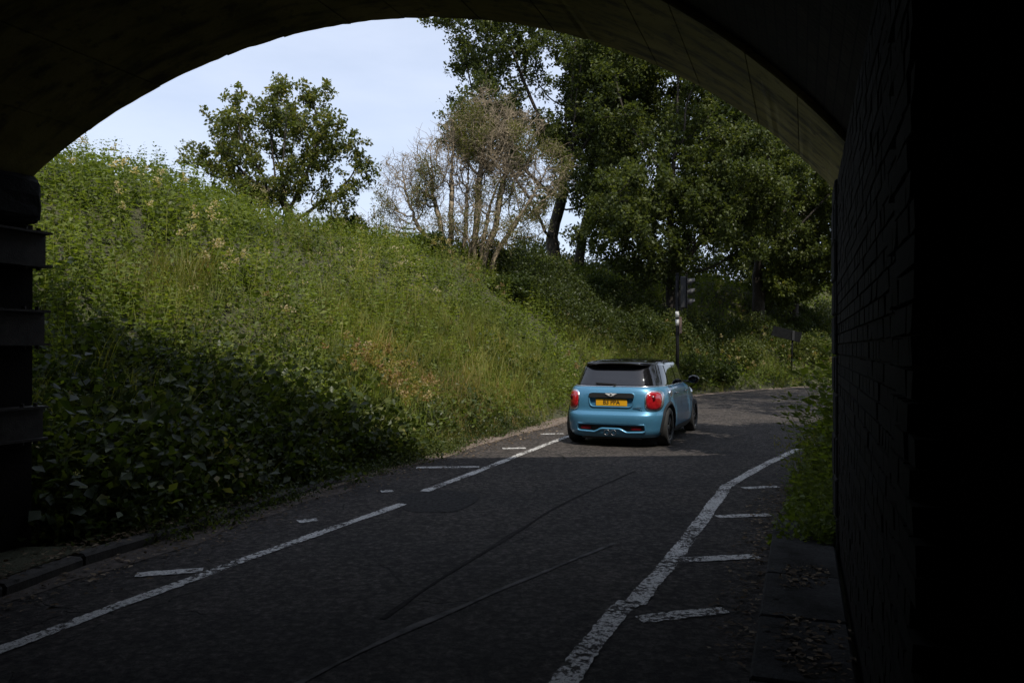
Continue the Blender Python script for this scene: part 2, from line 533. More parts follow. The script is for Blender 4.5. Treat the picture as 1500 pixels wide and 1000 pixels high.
# ------------------------------------------------------------------ painted lines and marks
def ragged(P, w, name, jit=0.004, z=0.008):
    P = resample(P, max(8, int(np.linalg.norm(np.diff(P, axis=0), axis=1).sum() / 0.035)))
    g = rng
    a = offset_curve(P, -w / 2) ; b = offset_curve(P, w / 2)
    a = a + (a - P) / (w / 2) * (g.normal(0, jit, len(P)) + 0.005 * np.sin(np.arange(len(P)) * 0.21))[:, None]
    b = b + (b - P) / (w / 2) * (g.normal(0, jit, len(P)) + 0.005 * np.sin(np.arange(len(P)) * 0.17 + 2))[:, None]
    return strip_mesh(name, a, b, z, M['paint'])
def line(pts, w, label, name='edge_line', **k):
    o = ragged(catmull(pts, 10) if len(pts) > 2 else np.array(pts, float), w, name, **k)
    tag(o, kind='structure')
    return o
line([(-7.6, -9.0), (-2.72, 4.21), (-1.12, 8.19)], 0.105, '')
line([(-0.98, 8.9), (-0.44, 10.37), (1.0, 14.4), (2.7, 18.6), (4.6, 22.4)], 0.11, '')
line([(-3.4, -6.0), (0.22, 3.75), (0.74, 5.03)], 0.135, '')
line([(0.76, 4.98), (1.38, 6.45), (2.52, 9.32)], 0.13, '')
line([(2.50, 9.25), (3.30, 10.65), (4.20, 12.10), (5.25, 13.65), (6.7, 15.4)], 0.12, '')
def tick(p, q, w):
    tag(ragged(np.array([p, q], float), w, 'hatch_mark', 0.006), kind='structure')
def px(x, y):      # ground point of a measured mark
    Y = 1167 * CAM_H / (y - 510.0)
    return ((x - 750) / 1167 * Y, Y)
for a_, b_, w in (((935, 907), (1062, 893), 0.12), ((998, 820), (1110, 815), 0.13), ((1050, 757), (1128, 754), 0.12), ((1088, 715), (1140, 713), 0.11),
                  ((200, 842), (298, 835), 0.11), ((437, 764), (466, 761), 0.13), ((558, 720), (576, 719), 0.12), ((610, 685), (702, 684), 0.14),
                  ((736, 657), (770, 656.5), 0.15), ((792, 636), (826, 635.5), 0.15)):
    tick(px(*a_), px(*b_), w)
# round repair patch, tar seam, dark joint
bm = bmesh.new()
cx_, cy_ = px(640, 733)
vs = [bm.verts.new((cx_ + 0.42 * math.cos(a) * (1 + 0.05 * math.sin(3 * a)), cy_ + 0.62 * math.sin(a) * (1 + 0.04 * math.sin(5 * a)), 0.004)) for a in np.linspace(0, 2 * np.pi, 40, endpoint=False)]
bm.faces.new(vs)
tag(bm_obj('road_patch', bm, M['patch']), kind='structure')
def seam(pts, w, name, mat, z):
    P = catmull([px(*p) for p in pts], 12)
    P = resample(P, 120)
    P = P + np.stack([wob_noise(P, 6, 21), wob_noise(P, 5, 22)], 1) * 0.006
    w_ = w * (1 + 0.35 * wob_noise(P, 4, 23))[:, None] / 2
    T = offset_curve(P, 1) - P
    tag(strip_mesh(name, P - T * w_, P + T * w_, z, mat), kind='structure')
seam([(400, 1020), (480, 978), (600, 920), (720, 869), (840, 819), (900, 795)], 0.040, 'road_seam', M['seam'], 0.0045)
seam([(560, 905), (640, 850), (735, 792), (830, 735), (930, 690)], 0.032, 'road_joint', M['tar'], 0.004)

# ------------------------------------------------------------------ kerbs and footways
kerb = empty('kerb', (0, 0, 0)); tag(kerb, kind='structure')
kp = LEFT[(LEFT[:, 1] > 1.0) & (LEFT[:, 1] < 10.4)]
kp = resample(kp, 12)
base_me = None
for i in range(len(kp) - 1):
    a, b = kp[i], kp[i + 1]
    d = b - a; ln = np.linalg.norm(d); ang = math.atan2(d[1], d[0])
    nrm = np.array([-d[1], d[0]]) / ln
    c = (a + b) / 2 + nrm * 0.075
    if base_me is None:
        o = box_obj('kerbstone', (0, 0, 0), (1, 0.14, 0.22), M['kerb'], kerb, bevel=0.02); base_me = o.data
    else:
        o = link(bpy.data.objects.new('kerbstone', base_me), kerb)
    sink = 0.0 if a[1] < 8 else -0.02 * (i - 8)
    o.location = (c[0], c[1], -0.035 + sink + random.uniform(-0.012, 0.008)); o.scale = (ln - 0.006, 1, 1)
    o.rotation_euler = (random.uniform(-0.03, 0.03), random.uniform(-0.01, 0.01), ang + random.uniform(-0.01, 0.01))
# left footway behind the kerb (earth-covered)
ya = np.linspace(-30, 6.1, 40)
lw = np.stack([PL[0] + (ya - PL[1]) * SL, ya], 1)
tag(strip_mesh('left_footway', lw, offset_curve(station(LEFT, ya), -0.13), 0.085, M['soil']), kind='structure')
# right footway slabs
foot = empty('footway', (0, 0, 0)); tag(foot, kind='structure')
tpos = -0.35; k = 0
while tpos < 9.0:
    ln = 0.92
    w = 0.47
    c2 = PR - AX * (tpos + ln / 2) + NR * (0.03 + w / 2)
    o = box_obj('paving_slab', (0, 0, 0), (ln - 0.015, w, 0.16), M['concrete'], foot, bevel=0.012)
    o.location = (c2[0], c2[1], -0.005 + random.uniform(-0.006, 0.006))
    o.rotation_euler = (random.uniform(-0.012, 0.012), random.uniform(-0.008, 0.008), math.atan2(AX[1], AX[0]))
    tpos += ln; k += 1

# ------------------------------------------------------------------ the railway bridge
bridge = empty('railway_bridge', (float((PL[0] + PR[0]) / 2), float((PL[1] + PR[1]) / 2), 0))
tag(bridge, 'dark brick railway bridge whose arched underpass frames the road', 'bridge')
BL = np.array(bridge.location)
mdir = (PR - PL); span = float(np.linalg.norm(mdir)); mdir = mdir / span
RA = ((span / 2) ** 2 + RISE ** 2) / (2 * RISE); CZ = SPRING + RISE - RA
half_ang = math.asin((span / 2) / RA)
mid = (PL + PR) / 2
def arch_pt(th, r, back):
    """th from -half (left) to +half (right); back = metres along the axis into the underpass"""
    u = r * math.sin(th); z = CZ + r * math.cos(th)
    p = mid + mdir * u - AX * back
    return (p[0] - BL[0], p[1] - BL[1], z)
def arch_sheet(name, t0, t1, r, b0, b1, mat, nseg, nb):
    V, UV = [], []
    for i in range(nseg + 1):
        th = t0 + (t1 - t0) * i / nseg
        for j in range(nb + 1):
            b = b0 + (b1 - b0) * j / nb
            V.append(arch_pt(th, r, b)); UV.append((b, th * r))
    F = [(i * (nb + 1) + j, (i + 1) * (nb + 1) + j, (i + 1) * (nb + 1) + j + 1, i * (nb + 1) + j + 1) for i in range(nseg) for j in range(nb)]
    return mesh_np(name, V, F, mat, bridge, True, uv=UV)
RINGB = 1.72; TUN = 30.0
# ring of cast segments at the mouth
cuts = [-1.0, -0.84, -0.66, -0.50, -0.37, -0.22, -0.10, 0.07, 0.24, 0.35, 0.49, 0.60, 0.76, 0.88, 1.0]
for i in range(len(cuts) - 1):
    t0, t1 = cuts[i] * half_ang, cuts[i + 1] * half_ang
    g = 0.0035 / RA
    bm = bmesh.new(); n = 8
    rin = RA + random.uniform(-0.003, 0.004)
    rows = []
    for r, b in ((rin, 0.012), (rin + 0.012, 0.0), (rin + 0.42, 0.0), (rin + 0.42, RINGB), (rin + 0.012, RINGB), (rin, RINGB - 0.012)):
        rows.append([bm.verts.new(arch_pt(t0 + g + (t1 - t0 - 2 * g) * k / n, r + (0.0 if i else 0.0), b + 0.0)) for k in range(n + 1)])
    for a in range(6):
        for k in range(n):
            bm.faces.new((rows[a][k], rows[a][k + 1], rows[(a + 1) % 6][k + 1], rows[(a + 1) % 6][k]))
    bm.faces.new([rows[a][0] for a in range(6)]); bm.faces.new([rows[a][n] for a in range(6)])
    for k in range(n + 1):
        q = abs(random.gauss(0, .0018)) + (.016 if random.random() < .025 else 0)
        rows[0][k].co.z += q * .6; rows[1][k].co.z += q; rows[0][k].co.y -= random.uniform(0, .02)
    bm_obj('ring_segment', bm, M['ring'], bridge)
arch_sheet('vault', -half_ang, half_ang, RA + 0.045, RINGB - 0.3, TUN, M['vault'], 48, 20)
arch_sheet('ring_backing', -half_ang, half_ang, RA + 0.10, 0.05, RINGB, M['mortar'], 32, 1)

def wall_prism(name, plan, z0, z1, mat, closed=True):
    """vertical sheet along a plan polyline (world xy)"""
    V, F = [], []
    for p in plan:
        V += [(p[0] - BL[0], p[1] - BL[1], z0), (p[0] - BL[0], p[1] - BL[1], z1)]
    n = len(plan)
    for i in range(n if closed else n - 1):
        a, b = 2 * i, 2 * ((i + 1) % n)
        F.append((a, b, b + 1, a + 1))
    if closed:
        F.append([2 * i for i in range(n)][::-1]); F.append([2 * i + 1 for i in range(n)])
    return mesh_py(name, V, F, mat, bridge)
def at_r(tt, out):     # right wall frame: tt metres back from the mouth, out metres towards the road
    return PR - AX * tt + NR * out
def at_l(tt, out):
    return PL - AX * tt - NR * out
T_REC = 5.28
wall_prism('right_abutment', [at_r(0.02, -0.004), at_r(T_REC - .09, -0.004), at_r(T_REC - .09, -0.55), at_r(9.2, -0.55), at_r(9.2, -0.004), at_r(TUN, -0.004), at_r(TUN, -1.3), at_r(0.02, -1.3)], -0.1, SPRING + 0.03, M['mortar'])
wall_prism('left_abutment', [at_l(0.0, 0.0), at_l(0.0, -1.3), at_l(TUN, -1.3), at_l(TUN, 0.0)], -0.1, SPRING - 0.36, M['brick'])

# bricks of the right wall: real pieces in English bond
bricks = []
row = 0; z = 0.135
while z < SPRING - 0.05:
    header = row % 2 == 1
    blen = 0.1025 if header else 0.215
    tcur = 0.62 - (0.05 if header else 0.0) * 1
    t_end = T_REC - random.uniform(0, .075)
    while tcur < t_end - 0.04:
        e = min(blen, t_end - tcur)
        proud = 0.05 if tcur > 4.72 else 0.0
        bricks.append((tcur + e / 2, z + 0.0325, e, 0.006 + proud * .6 + random.gauss(0, 0.0014)))
        tcur += blen + 0.010
    row += 1; z += 0.075
cam2 = np.zeros(2)
def bsize(b):
    p = at_r(b[0], 0); dist = max(0.3, math.hypot(*p))
    d = abs(np.dot(p / np.linalg.norm(p), NR))
    return b[2] * d * 0.065 / dist ** 2
inview = [b for b in bricks if abs(b[1] - CAM_H) < 0.43 * (at_r(b[0], 0)[1])]
inview.sort(key=bsize, reverse=True)
pick = {id(b) for b in inview[:290]}
wallr = [o for o in bridge.children if o.name.startswith('right_abutment')][0]
brick_me = []
for v in range(4):
    bm = bmesh.new(); add_box(bm, (0, 0, 0), (1, 1, 1))
    for vv in bm.verts:
        vv.co.x += random.uniform(-0.02, 0.02); vv.co.z += random.uniform(-0.05, 0.05); vv.co.y += random.uniform(-0.03, 0.03)
    bmesh.ops.recalc_face_normals(bm, faces=bm.faces[:])
    me = bpy.data.meshes.new('brick'); bm.to_mesh(me); bm.free()
    me.materials.append(M['brick'] if v % 2 else M['brick2']); brick_me.append(me)
angb = math.atan2(AX[1], AX[0])
rest = bmesh.new()
for b in bricks:
    p = at_r(b[0], b[3] - 0.05)
    c = Vector((p[0] - BL[0], p[1] - BL[1], b[1]))
    if id(b) in pick:
        o = link(bpy.data.objects.new('brick', random.choice(brick_me)), wallr)
        o.location = c; o.rotation_euler = (0, random.gauss(0, 0.006), angb); o.scale = (b[2], 0.1, 0.065)
    else:
        add_box(rest, c, (b[2], 0.1, 0.065), Matrix.Rotation(angb, 3, 'Z'))
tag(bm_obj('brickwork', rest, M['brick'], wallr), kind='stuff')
# corner quoins of the mouth
z = 0.0; k = 0
while z < SPRING - 0.1:
    h = random.uniform(0.27, 0.34); h = min(h, SPRING - z)
    ln = 0.60 if k % 2 else 0.46
    p = at_r(ln / 2 - 0.01, -0.10 + random.uniform(0.012, 0.022))
    box_obj('quoin', (p[0] - BL[0], p[1] - BL[1], z + h / 2), (ln, 0.22, h - 0.012), M['stone'], wallr, Matrix.Rotation(angb, 3, 'Z'), 0.012)
    if not k % 2:
        p = at_r(0.53, -0.10 + 0.012)
        box_obj('quoin', (p[0] - BL[0], p[1] - BL[1], z + h / 2), (0.128, 0.22, h - 0.012), M['stone'], wallr, Matrix.Rotation(angb, 3, 'Z'), 0.01)
    z += h; k += 1
# left impost blocks
for k in range(6):
    p = at_l(0.28 + 0.62 * k, -0.20 + (0.085 if k == 0 else 0.03))
    bm = bmesh.new(); add_box(bm, (0, 0, 0), (0.58, 0.46, 0.36), None, 0.05)
    bmesh.ops.subdivide_edges(bm, edges=bm.edges[:], cuts=2, use_grid_fill=True)
    for v in bm.verts:
        v.co += Vector((random.gauss(0, 0.008), random.gauss(0, 0.010), random.gauss(0, 0.008)))
    o = bm_obj('impost_stone', bm, M['stone'], bridge)
    o.location = (p[0] - BL[0], p[1] - BL[1], SPRING - 0.18); o.rotation_euler = (0, 0, angb)
p0 = at_l(3.8, -0.02)
wall_prism('left_impost_course', [at_l(3.6, -0.02), at_l(3.6, -1.3), at_l(TUN, -1.3), at_l(TUN, -0.02)], SPRING - 0.355, SPRING + 0.03, M['stone'])
# steel I-section wales bolted along the left wall
def wale(z0, z1, reach):
    o = empty('wale', (0, 0, 0)); o.parent = bridge
    L0, L1 = -0.02, 12.0
    def plate(name, y0, y1, za, zb):
        c = at_l((L0 + L1) / 2, (y0 + y1) / 2)
        return box_obj(name, (c[0] - BL[0], c[1] - BL[1], (za + zb) / 2), (L1 - L0, y1 - y0, zb - za), M['steel'], o, Matrix.Rotation(angb, 3, 'Z'))
    plate('top_flange', 0.0, reach, z1 - 0.018, z1); plate('bottom_flange', 0.0, reach, z0, z0 + 0.018); plate('web', reach * 0.52, reach * 0.52 + 0.014, z0 + 0.018, z1 - 0.018)
    for tt in (0.06, 0.17, 0.8, 1.4):
        for zb in (z0 - 0.012, z1 + 0.012):
            bm = bmesh.new(); c = at_l(tt, reach * 0.72)
            add_cyl(bm, (c[0] - BL[0], c[1] - BL[1], zb - 0.014), (c[0] - BL[0], c[1] - BL[1], zb + 0.014), 0.016, seg=6)
            bm_obj('bolt', bm, M['steel'], o)
for z0, z1, rc in ((2.215, 2.487, 0.185), (1.62, 1.89, 0.17), (0.90, 1.16, 0.15)):
    wale(z0, z1, rc)
for zz in (2.35, 1.75, 1.03):      # packing between wale and wall
    c = at_l(6, 0.03)
# spandrel wall with parapet and coping over the mouth, deck fill behind
TOPZ = 8.2
def spandrel(back, thick):
    V, F = [], []
    ths = np.linspace(-half_ang, half_ang, 33)
    xs = [(-12.0, None)] + [(None, th) for th in ths] + [(12.0, None)]
    lo = []
    for s_, th in xs:
        if th is None:
            u = s_; zz = -0.1
        else:
            u = (RA + 0.40) * math.sin(th); zz = CZ + (RA + 0.40) * math.cos(th)
        lo.append((u, zz))
    # step down to the ground at the abutments
    uL = lo[1][0]; uR = lo[-2][0]
    lo = [(-12.0, -0.1), (-span / 2 - 0.02, -0.1), (-span / 2 - 0.02, SPRING)] + lo[1:-1] + [(span / 2 + 0.16, SPRING - 0.05), (span / 2 + 0.16, -0.1), (12.0, -0.1)]
    n = len(lo)
    for b in (back, back + thick):
        for u, zz in lo:
            p = mid + mdir * u - AX * b; V.append((p[0] - BL[0], p[1] - BL[1], zz))
        for u, zz in lo:
            p = mid + mdir * u - AX * b; V.append((p[0] - BL[0], p[1] - BL[1], TOPZ))
    for i in range(n - 1):
        F.append((i, i + 1, n + i + 1, n + i))
        F.append((2 * n + i + 1, 2 * n + i, 3 * n + i, 3 * n + i + 1))
        F.append((n + i, n + i + 1, 3 * n + i + 1, 3 * n + i))
        F.append((i + 1, i, 2 * n + i, 2 * n + i + 1))
    return mesh_py('spandrel_wall', V, F, M['brick2'], bridge)
spandrel(0.03, 0.46)
cp = []
for k in range(26):
    u = -11.7 + k * 0.92
    p = mid + mdir * u - AX * 0.26
    box_obj('coping_stone', (p[0] - BL[0], p[1] - BL[1], TOPZ + 0.09), (0.91, 0.62, 0.19), M['stone'], bridge, Matrix.Rotation(math.atan2(mdir[1], mdir[0]), 3, 'Z'), 0.015)
# railway embankment and deck behind the parapet
def emb(name, plan, z0, z1):
    V = [(p[0], p[1], z0) for p in plan] + [(p[0], p[1], z1) for p in plan]; n = len(plan)
    F = [tuple(range(n))[::-1], tuple(range(n, 2 * n))] + [(i, (i + 1) % n, n + (i + 1) % n, n + i) for i in range(n)]
    return mesh_py(name, V, F, M['soil'])
fl_, fr_ = mid - mdir * 55 - AX * 0.52, mid + mdir * 55 - AX * 0.52
tag(emb('railway_embankment', [mid - mdir * 11 - AX * 0.52, at_l(0.52, -1.25), at_l(TUN, -1.25), mid - mdir * 55 - AX * TUN, fl_], -0.2, 7.0), kind='structure')
tag(emb('railway_embankment', [at_r(0.52, -1.25), mid + mdir * 11 - AX * 0.52, fr_, mid + mdir * 55 - AX * TUN, at_r(TUN, -1.25)], -0.2, 7.0), kind='structure')
o = wall_prism('deck', [mid - mdir * 11 - AX * 0.50, mid + mdir * 11 - AX * 0.50, mid + mdir * 11 - AX * TUN, mid - mdir * 11 - AX * TUN], 4.95, 7.1, M['mortar'])

# ------------------------------------------------------------------ foliage tools
def rand_dirs(n, up=0.0):
    d = rng.normal(0, 1, (n, 3)); d[:, 2] += up
    return d / np.linalg.norm(d, axis=1)[:, None]
def leaves(P, D, L, W, tint, nbias=0.9, fold=0.12):
    """one folded blade of two triangles per leaf"""
    n = len(P)
    N = rng.normal(0, 0.7, (n, 3)); N[:, 2] += nbias
    S = np.cross(D, N); S /= np.linalg.norm(S, axis=1)[:, None] + 1e-9
    N = np.cross(S, D)
    L = np.broadcast_to(L, n)[:, None]; W = np.broadcast_to(W, n)[:, None]
    mid_ = P + D * L * 0.48
    V = np.stack([P, mid_ + S * W / 2 + N * W * fold, P + D * L - N * L * 0.08, mid_ - S * W / 2 + N * W * fold], 1).reshape(-1, 3)
    b = np.arange(n)[:, None] * 4
    F = np.stack([b + [0, 1, 2], b + [0, 2, 3]], 1).reshape(-1, 3)
    return V, F, np.repeat(np.broadcast_to(tint, n), 4)
def merge(parts):
    V, F, T, o = [], [], [], 0
    for v, f, t_ in parts:
        V.append(v); F.append(f + o); T.append(t_); o += len(v)
    return np.vstack(V), np.vstack(F), np.concatenate(T)
def scatter(templates, P, yaw, scale, lean, tint, choice):
    """stamp templates (V,F,T) at points P; merged arrays"""
    out = []
    for k, (tv, tf, tt) in enumerate(templates):
        s = np.where(choice == k)[0]
        if not len(s):
            continue
        c, sn = np.cos(yaw[s]), np.sin(yaw[s])
        v = tv[None] * scale[s][:, None, None]
        x = v[..., 0] * c[:, None] - v[..., 1] * sn[:, None]
        y = v[..., 0] * sn[:, None] + v[..., 1] * c[:, None]
        zz = v[..., 2]
        x = x + lean[s, 0][:, None] * zz; y = y + lean[s, 1][:, None] * zz
        VV = np.stack([x, y, zz], 2) + P[s][:, None, :]
        nv = len(tv)
        FF = tf[None] + (np.arange(len(s)) * nv)[:, None, None]
        TT = np.clip(tt[None] + tint[s][:, None], 0, 1)
        out.append((VV.reshape(-1, 3), FF.reshape(-1, 3), TT.ravel()))
    return merge(out)
def stem_tri(p, q, r, t_=0.3):
    p, q = np.array(p, float), np.array(q, float)
    d = q - p; s = np.cross(d, [0.3, 1, 0.1]); s = s / (np.linalg.norm(s) + 1e-9) * r
    s2 = np.cross(d, s); s2 = s2 / (np.linalg.norm(s2) + 1e-9) * r
    V = np.array([p + s, p - s * 0.5 + s2 * 0.87, p - s * 0.5 - s2 * 0.87, q])
    F = np.array([[0, 1, 3], [1, 2, 3], [2, 0, 3]])
    return V, F, np.full(4, t_)
def weed_template(h=1.0, nodes=10, ll=0.15, ww=0.07, per=2, top=0.0):
    parts = [stem_tri((0, 0, 0), (random.uniform(-.06, .06), random.uniform(-.06, .06), h), 0.008)]
    P, D, L, T = [], [], [], []
    for k in range(nodes):
        f = 0.10 + 0.9 * k / (nodes - 1)
        a0 = k * 1.57 + random.uniform(-.4, .4)
        for j in range(per):
            a = a0 + j * 2 * math.pi / per + random.uniform(-.4, .4)
            e = random.uniform(-0.35, 0.45) + (0.5 if k >= nodes - 2 else 0)
            P.append((0, 0, f * h)); D.append((math.cos(a) * math.cos(e), math.sin(a) * math.cos(e), math.sin(e)))
            L.append(ll * (1.1 - 0.65 * f ** 2) * random.uniform(.8, 1.2)); T.append(random.uniform(-0.13, 0.13) + 0.10 * f)
    L = np.array(L)
    parts.append(leaves(np.array(P), np.array(D), L, L * ww / ll, np.array(T)))
    if top:
        n = int(top); P = np.zeros((n, 3)); P[:, 2] = h + rng.uniform(-.02, .10, n); P[:, :2] = rng.normal(0, .035, (n, 2))
        parts.append(leaves(P, rand_dirs(n, 0.6), 0.045, 0.03, np.full(n, 0.85)))
    return merge(parts)
def grass_template(n=16, h=0.8, spread=0.16, w=0.012):
    V, F, T = [], [], []
    for k in range(n):
        a = random.uniform(0, 6.283); hh = h * random.uniform(.55, 1.1); bend = random.uniform(.1, .55)
        b = np.array([random.gauss(0, spread * .5), random.gauss(0, spread * .5), 0])
        d = np.array([math.cos(a), math.sin(a), 0]); s = np.array([-d[1], d[0], 0]) * w / 2
        m = b + d * bend * hh * .25 + [0, 0, hh * .62]; tp_ = b + d * bend * hh * .9 + [0, 0, hh * (1 - .3 * bend)]
        o_ = len(V); V += [b + s, b - s, m - s * .8, m + s * .8, tp_]
        F += [(o_, o_ + 1, o_ + 2), (o_, o_ + 2, o_ + 3), (o_ + 3, o_ + 2, o_ + 4)]
        T += [random.uniform(-.2, .25)] * 5
    return np.array(V), np.array(F), np.array(T)
def bramble_template(n=100, r=0.5, ll=0.085):
    d = rand_dirs(n, 0.25); d[:, 2] = np.abs(d[:, 2])
    rad = r * rng.uniform(.55, 1.05, n)[:, None]
    P = d * rad * [1, 1, .85]
    D = rand_dirs(n, -0.1) + d * 0.6; D /= np.linalg.norm(D, axis=1)[:, None]
    L = ll * rng.uniform(.7, 1.3, n)
    parts = [leaves(P, D, L, L * .72, rng.uniform(-.22, .22, n))]
    for k in range(5):
        a = random.uniform(0, 6.28); parts.append(stem_tri((0, 0, 0), (math.cos(a) * r, math.sin(a) * r, r * random.uniform(.5, 1)), 0.006))
    return merge(parts)
def sample_bank(n, dmin, dmax, ymax=62, side='L', pw=1.0, near=12.0, xr=(-16, 30)):
    out = []; tot = 0
    while tot < n:
        m = n * 6
        P = np.stack([rng.uniform(xr[0], xr[1], m), rng.uniform(6.4, ymax, m)], 1)
        ok = (np.abs(P[:, 0]) < 0.80 * P[:, 1] + 1.0) & (P[:, 1] > mouth_y(P[:, 0]) + 0.12)
        P = P[ok]
        d = sdist(P, LEFT) if side == 'L' else -sdist(P, RIGHT)
        dist = np.hypot(P[:, 0], P[:, 1])
        ok = (d > dmin) & (d < dmax) & (rng.random(len(P)) < np.clip((near / dist) ** pw, 0, 1))
        out.append(P[ok]); tot += ok.sum()
    return np.vstack(out)[:n]

def plant(name, P, templates, scale, tint, mat, leanr=0.12, choice=None):
    n = len(P)
    pz = np.c_[P, height(P) - 0.02]
    V, F, T = scatter(templates, pz, rng.uniform(0, 6.283, n), scale, rng.normal(0, leanr, (n, 2)), tint,
                      rng.integers(0, len(templates), n) if choice is None else choice)
    return tag(mesh_np(name, V, F, mat, tint=T), kind='stuff')

# --- bank plants
def dcam(P): return np.hypot(P[:, 0], P[:, 1])
weeds = [weed_template(1.0, 10, .15, .075, 2) for _ in range(3)] + [weed_template(1.0, 13, .12, .035, 2) for _ in range(2)] + [weed_template(1.05, 10, .13, .06, 2, 8)]
P = sample_bank(10000, 0.7, 13, pw=1.0)
d = sdist(P, LEFT)
pt = wob_noise(P, 0.8, 31)
sc = rng.uniform(.50, 1.10, len(P)) * (0.66 + 0.30 * smoothstep(d, 1.5, 6)) * np.clip(1 + (0.26 - .16 * smoothstep(d, 4.5, 6.5)) * wob_noise(P, 1.3, 33), .5, 1.6) * (1 - .22 * smoothstep(d, 5, 7))
tint = 0.36 + 0.12 * pt + rng.normal(0, .09, len(P))
ch = np.where(pt > 0.25, rng.integers(3, 6, len(P)), rng.integers(0, 4, len(P)))
tag(plant('bank_weeds', P, weeds, sc, tint, M['weed'], 0.14, ch), 'tall green nettles and weeds covering the roadside bank', 'weeds')
# low leaf carpet between the stems
P = sample_bank(70000, 0.35, 12.5, pw=1.1)
n = len(P); pz = np.c_[P, height(P) + rng.uniform(0.02, 0.42, n)]
dd = dcam(P); L = rng.uniform(.06, .13, n) * (0.5 + dd / 32)
V, F, T = leaves(pz, rand_dirs(n, 0.15), L, L * .55, np.clip(0.30 + 0.13 * wob_noise(P, 0.9, 35) + rng.normal(0, .12, n), 0, 0.93))
tag(tag(mesh_np('bank_undergrowth', V, F, M['weed'], tint=T), kind='stuff'), 'low leafy undergrowth between the weeds on the bank', 'undergrowth')
# grasses on the lower bank and verge
gr = [grass_template(18, .85) for _ in range(4)] + [grass_template(12, 1.05, .1, .009)]
P = sample_bank(4400, 0.25, 4.2, pw=0.9)
pt = wob_noise(P, 0.7, 37) + 1.1 * np.exp(-((P[:, 0] - .2) ** 2 + (P[:, 1] - 15) ** 2) / 30)
P = P[(pt > -0.15) & ((P[:, 1] > 10.2) | (rng.random(len(P)) < .2))]
d = sdist(P, LEFT)
tint = 0.46 + .20 * np.exp(-((P[:, 0] + .6) ** 2 + (P[:, 1] - 13.6) ** 2) / 9) + 0.16 * wob_noise(P, 0.8, 39) + rng.normal(0, .12, len(P))
tag(plant('bank_grass', P, gr, rng.uniform(.45, 1.05, len(P)) * (0.55 + .45 * smoothstep(d, .3, 1.6)), tint, M['grass'], 0.22), 'long yellow-green grass on the lower roadside bank', 'grass')
# brambles along the foot of the bank
br_t = [bramble_template(100, .5, .070) for _ in range(4)]
P = np.vstack([sample_bank(700, 0.30, 2.8, pw=0.8), sample_bank(220, 1.5, 8.5, pw=.6), sample_bank(260, 0.15, 3.0, ymax=11), sample_bank(330, 0.12, 1.1, ymax=17), sample_bank(260, 0.05, 1.0, ymax=13.2), sample_bank(150, -0.12, 0.5, ymax=12.5)])
keep = (wob_noise(P, 1.1, 41) > -0.25) | (P[:, 1] < 14)
P = P[keep]; d = sdist(P, LEFT)
tag(plant('bank_brambles', P, br_t, np.where((P[:, 1] < 12) & (d > .45) & (d < 1.6) & (rng.random(len(P)) < .45), 1.75, np.where(rng.random(len(P)) < .18, 1.45, 1.0)) * rng.uniform(.55, 1.2, len(P)) * (.45 + .5 * smoothstep(d, .2, 1.3)), 0.40 + rng.normal(0, .17, len(P)), M['bramble'], .1), 'dark leafy brambles along the foot of the bank', 'brambles')
# reddish dock and pale dry heads in patches
P = []
for (cx_, cy_, r_, n_) in ((-1.9, 12.6, .42, 80), (2.7, 21.0, .6, 60), (-6.2, 13.4, .9, 20), (-4.9, 12.9, .7, 14), (-1.5, 24, .7, 30), (8.5, 31.2, 2.0, 60), (13.5, 35.6, 2.5, 60)):
    P.append(np.c_[rng.normal(cx_, r_, n_), rng.normal(cy_, r_ * .6, n_)])
P = np.vstack(P); P = P[sdist(P, LEFT) > .3]
seed_t = [weed_template(1.0, 6, .06, .02, 1, 34) for _ in range(3)]
for k in range(3):
    v, f, t_ = seed_t[k]; seed_t[k] = (v, f, t_ + .05)
tag(plant('dry_seed_heads', P, seed_t, rng.uniform(.7, 1.05, len(P)), np.where(P[:, 0] < -4, .13, .015) + rng.normal(0, .05, len(P)), M['weed'], .15), 'pale and rusty dry seed heads scattered on the bank', 'seed heads')
# right-hand verge beyond the bend and behind the bush
P = sample_bank(1400, 1.0, 9, side='R', pw=.9, xr=(2, 36), ymax=40)
tag(plant('verge_weeds', P, weeds, rng.uniform(.5, 1.0, len(P)), .30 + rng.normal(0, .1, len(P)), M['weed']), 'green weeds on the verge inside the bend', 'weeds')
# dead leaves and grit in the gutters
def gutter(n, L, lo, hi, ymin, ymax):
    C = resample(L[(L[:, 1] > ymin) & (L[:, 1] < ymax)], 400)
    i = rng.integers(0, len(C), n); off = lo + (hi - lo) * rng.beta(1.3, 2.6, n)
    T = np.gradient(C, axis=0); T /= np.linalg.norm(T, axis=1)[:, None]
    return C[i] + np.stack([T[i, 1], -T[i, 0]], 1) * off[:, None] + rng.normal(0, .03, (n, 2))
PA = gutter(2600, LEFT, 0.02, 0.75, 3, 24)
PB = gutter(700, RIGHT, -0.02, -0.45, 3.2, 9.5)
PC = gutter(1500, LEFT, -0.1, -0.6, 9, 30)
PD = gutter(900, RIGHT, .04, .50, 1.5, 6.4); PE = gutter(900, LEFT, -.02, -.5, 2.5, 8.5)
PD = PD[wob_noise(PD, 4.5, 71) > .05]
P = np.vstack([PA, PB, PC, PD, PE]); n = len(P)
zz = np.r_[np.full(len(PA), .012), np.full(len(PB), .012), np.full(len(PC), .02), np.full(len(PD), .084), np.full(len(PE), .095)] + rng.uniform(0, .012, n)
D = rand_dirs(n); D[:, 2] *= .12; D /= np.linalg.norm(D, axis=1)[:, None]
L = rng.uniform(.02, .055, n)
V, F, T = leaves(np.c_[P, zz], D, L, L * rng.uniform(.4, .8, n), rng.uniform(0, 1, n) ** 1.5, nbias=4.0, fold=.1)
